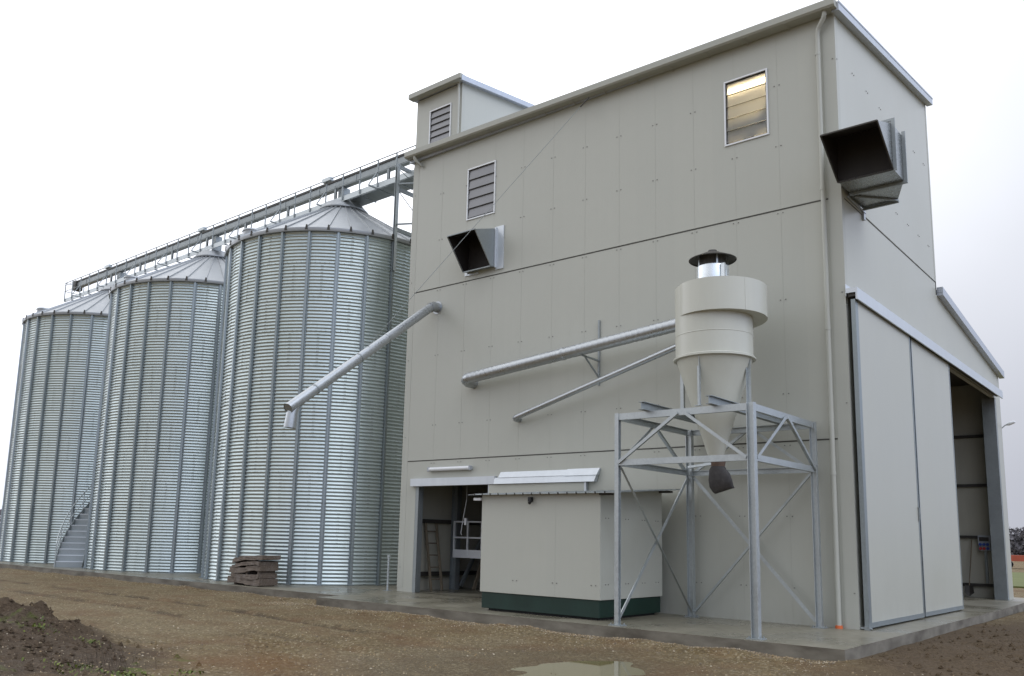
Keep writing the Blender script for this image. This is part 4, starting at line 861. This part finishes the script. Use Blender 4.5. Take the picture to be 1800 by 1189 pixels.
m4.tube(pts, .024, 8); m4.tube([(x, y, z - .45) for x, y, z in pts], .018, 8)
for i in range(0, 2 * NS, 6):
    x, y, z = pts[i]; m4.tube([(x, y, z - .95), (x, y, z)], .022, 8)
m4.build('handrail', 'galv', t)

# stack of dark timbers in front of the nearest silo
t = thing('timber_pallet', 'stack of dark weathered pallet boards at the foot of the nearest silo', 'pallet', (-17.7, -2.1, 0))
rs3 = random.Random(11)
lay = [(.0, .20, -18.72, -16.72, .0), (.20, .15, -18.5, -16.78, .01), (.385, .16, -18.6, -16.72, .05), (.55, .11, -18.5, -16.75, .09), (.70, .13, -18.5, -16.62, .13)]
for z, h, xa, xb, tl in lay:
    xa = -17.62 + (xa + 17.62) * .84; xb = -17.62 + (xb + 17.62) * .84; m = MB(); n = 12; vs = []
    for i in range(n + 1):
        u = i / n; x = xa + (xb - xa) * u; sag = .03 * math.sin(u * 5 + z * 9) + rs3.uniform(-.012, .012) + tl * (u - .5) * 1.4; e = rs3.uniform(-.02, .02)
        for y, zq in ((-2.45 + e, 0), (-1.75, 0), (-1.75, h), (-2.43 + e, h + rs3.uniform(-.015, .015))): vs.append((x, y, .012 + z + zq + sag + tl * .3 + (.03 if z == 0 else 0)))
    fs = [(i * 4 + j, i * 4 + (j + 1) % 4, (i + 1) * 4 + (j + 1) % 4, (i + 1) * 4 + j)[::-1] for i in range(n) for j in range(4)] + [(0, 1, 2, 3)[::-1], tuple(n * 4 + j for j in range(4))]
    m.add(vs, [tuple(reversed(q)) for q in fs]); m.build('board', 'pallet', t)
for x in (-18.2, -17.62, -17.0):
    m = MB(); m.box(x - .05, x + .05, -2.38, -1.8, .0, .74); m.build('block', 'pallet', t)
# small standpipe between silo and building
t = thing('standpipe', 'short galvanised standpipe between the nearest silo and the building corner', 'pipe', (-13.62, -.15, 0))
m = MB(); m.tube([(-13.62, -.15, 0), (-13.62, -.15, 1.05)], .035, 12); m.lathe((-13.62, -.15, 1.0), [(.036, 0), (.05, 0), (.05, .05), (.0, .055)], 12); m.build('pipe', 'galv', t, True, auto=40)
m = MB(); m.box(-13.72, -13.52, -.25, -.05, 0, .012); m.build('base_plate', 'galvd', t)

# ------------------------------------------------------------------ conveyor gallery above the silos
G = thing('conveyor_gallery', 'long galvanised conveyor with railed catwalk running above the three silos', 'conveyor', (-15, 2.3, 14.4))
GX0, GX1 = -43.2, -13.30
dz = lambda x: (x + 16) * .0095          # the run drops slightly to the far end
def gb(m, x0, x1, y0, y1, z0, z1): m.hexa([(x0, y0, z0 + dz(x0)), (x1, y0, z0 + dz(x1)), (x1, y1, z0 + dz(x1)), (x0, y1, z0 + dz(x0))], [(x0, y0, z1 + dz(x0)), (x1, y0, z1 + dz(x1)), (x1, y1, z1 + dz(x1)), (x0, y1, z1 + dz(x0))])
m = MB(); gb(m, -42.6, GX1, 2.30, 2.52, 15.20, 15.52); cs = m.build('casing', 'galvd', G)
for i in range(13):
    x = -41.5 + 2.25 * i; m = MB(); gb(m, x - .03, x + .03, 2.285, 2.535, 15.185, 15.535); m.build('casing_flange', 'galvd', cs)
m = MB(); gb(m, -42.6, GX1, 2.27, 2.299, 15.50, 15.56); m.build('casing_lip', 'dark', cs)
m = MB(); gb(m, -43.0, -42.61, 2.2, 2.62, 15.08, 15.60); m.build('head_drive', 'dark', G)
m = MB(); gb(m, GX0, GX1, 1.96, 1.99, 14.37, 14.57); m.build('stringer', 'galv', G)
m = MB(); gb(m, GX0, GX1, 1.995, 2.2, 14.535, 14.56); m.build('catwalk_grating', 'galvd', G)
mr_ = MB(); mp = MB(); 
for z, r in ((15.46, .02), (15.33, .014), (14.98, .016)):
    mr_.tube([(GX0, 1.91, z + dz(GX0)), (GX1, 1.91, z + dz(GX1))], r, 8)
for z in (15.46, 14.98): mr_.tube([(GX0, 1.91, z + dz(GX0)), (GX0, 2.95, z + dz(GX0))], .018, 8)
mr_.build('handrail', 'galvd', G)
for i in range(30):
    x = -13.33 - i if i else -13.42
    m = MB(); m.box(x - .022, x + .022, 1.915, 1.955, 14.42 + dz(x), 15.45 + dz(x)); m.build('post', 'galvd', G)
m = MB(); m.box(GX0 - .02, GX0 + .02, 1.915, 1.955, 14.4 + dz(GX0), 15.45 + dz(GX0)); m.build('post', 'galvd', G)
m = MB(); m.box(GX0 - .02, GX0 + .02, 2.93, 2.97, 14.4 + dz(GX0), 15.45 + dz(GX0)); m.build('post', 'galvd', G)
for i in range(30):
    x = -13.33 - i; f_ = i % 3 == 1; m = MB(); y0 = 1.5 if f_ else 1.93
    m.bar((x, y0, 14.35 + dz(x)), (x, 2.80 if x > -19.6 else 2.6, 14.35 + dz(x)), .045, .05)
    if f_: m.bar((x, 1.53, 14.40 + dz(x)), (x, 1.90, 14.98 + dz(x)), .035, .035)
    m.build('bearer', 'galvd', G)
for i in range(9):
    x = -14.0 - 3.05 * i; m = MB(); m.chan((x, 2.22, 14.56 + dz(x)), (x, 2.22, 15.24 + dz(x)), .12, .07, .01, (0, 1, 0)); m.build('conveyor_support', 'galvd', G)
for k_ in range(3):
    x = SX - k_ * SDX; m = MB(); gb(m, x - .17, x + .17, 2.34, 2.66, 14.72, 15.18); m.tube([(x, SY, 14.9 + dz(x)), (x, SY, 14.35 * (1, .983, .979)[k_])], .22, 16); m.build('discharge_chute', 'galvd', G)
    m = MB(); gb(m, x - .55, x - .05, 1.80, 1.98, 15.36, 15.50); m.build('floodlight', 'galv', G)
m = MB(); gb(m, -19.4, GX1, 2.26, 3.0, 14.50, 14.78); m.build('lower_trough', 'galvd', G)

# lattice trestle on the eave of the nearest silo
t = thing('support_trestle', 'galvanised lattice trestle carrying the conveyor between nearest silo and building', 'trestle', (-15.7, 2.3, 10.8))
for x, y in ((-15.74, 1.47), (-15.74, 3.5)):
    m = MB(); m.chan((x, y, 10.75), (x, y, 14.70), .12, .11, .01, (1, 0, 0)); m.build('post', 'galv', t)
for z in (14.62, 13.78, 12.28): m = MB(); m.chan((-15.74, 1.53, z), (-15.74, 3.44, z), .06, .14, .01); m.build('cross_member', 'galvd', t)
for (z0, z1) in ((14.5, 13.85), (13.7, 12.4)): m = MB(); m.tube([(-15.72, 1.53, z0), (-15.72, 3.44, z1)], .014, 6); m.build('tie_rod', 'galvd', t)
for z in (13.95, 12.45):
    m = MB(); m.bar((-15.68, 1.50, z), (-13.372, 2.75, z), .05, .05); m.build('wall_tie', 'galvd', t)

# ------------------------------------------------------------------ far field
t = thing('farm_trailer', 'faded red farm trailer far off beyond the meadow', 'trailer', (-10.5, 84, -.2))
m = MB(); m.hexa([(-13, 83, .55), (-8.4, 83, .55), (-8.4, 85.2, .55), (-13, 85.2, .55)], [(-13.2, 82.9, 1.15), (-8.2, 82.9, 1.15), (-8.2, 85.3, 1.15), (-13.2, 85.3, 1.15)]); m.build('body', 'redpaint', t)
for x in (-11.8, -9.6):
    for y in (82.9, 85.1):
        m = MB(); m.tube([(x, y, .2), (x, y + .25, .2)], .4, 16); m.build('wheel', 'black', t)
m = MB(); m.bar((-8.4, 84, .45), (-6.6, 84, .35), .12, .12); m.build('drawbar', 'redpaint', t)
m = MB(); rs4 = np.random.default_rng(9)
for i in range(420):
    dense = i % 3 == 0
    a = R_(rs4.uniform(-15, -3)) if dense else R_(-100 + 110 * rs4.random()); R0 = 230 + rs4.uniform(-15, 25); x = CP.x + R0 * math.sin(a); y = CP.y + R0 * math.cos(a); hgt = rs4.uniform(3.0, 6.5)
    m.tube([(x, y, -.3), (x + rs4.normal(0, .3), y, hgt * .7)], [.16, .05], 4, caps=False)
    for q in range(240 if dense else 90):
        th = rs4.uniform(0, 6.28); cz = rs4.uniform(0.0, 1); rr_ = rs4.uniform(.2, 1) * 3.0 * math.sqrt(max(0, 1 - (cz - .3) ** 2 * 1.8)); px, py, pz = x + rr_ * math.cos(th), y + rr_ * math.sin(th), cz * hgt; s_ = rs4.uniform(.15, .5)
        b1 = Vector(rs4.normal(0, 1, 3)).normalized() * s_; b2 = Vector(rs4.normal(0, 1, 3)).normalized() * s_; c_ = Vector((px, py, pz)); m.add([c_ - b1, c_ - b2, c_ + b1, c_ + b2], [(0, 1, 2, 3)])
kind(m.build('far_woodland', 'leaf'), 'stuff')
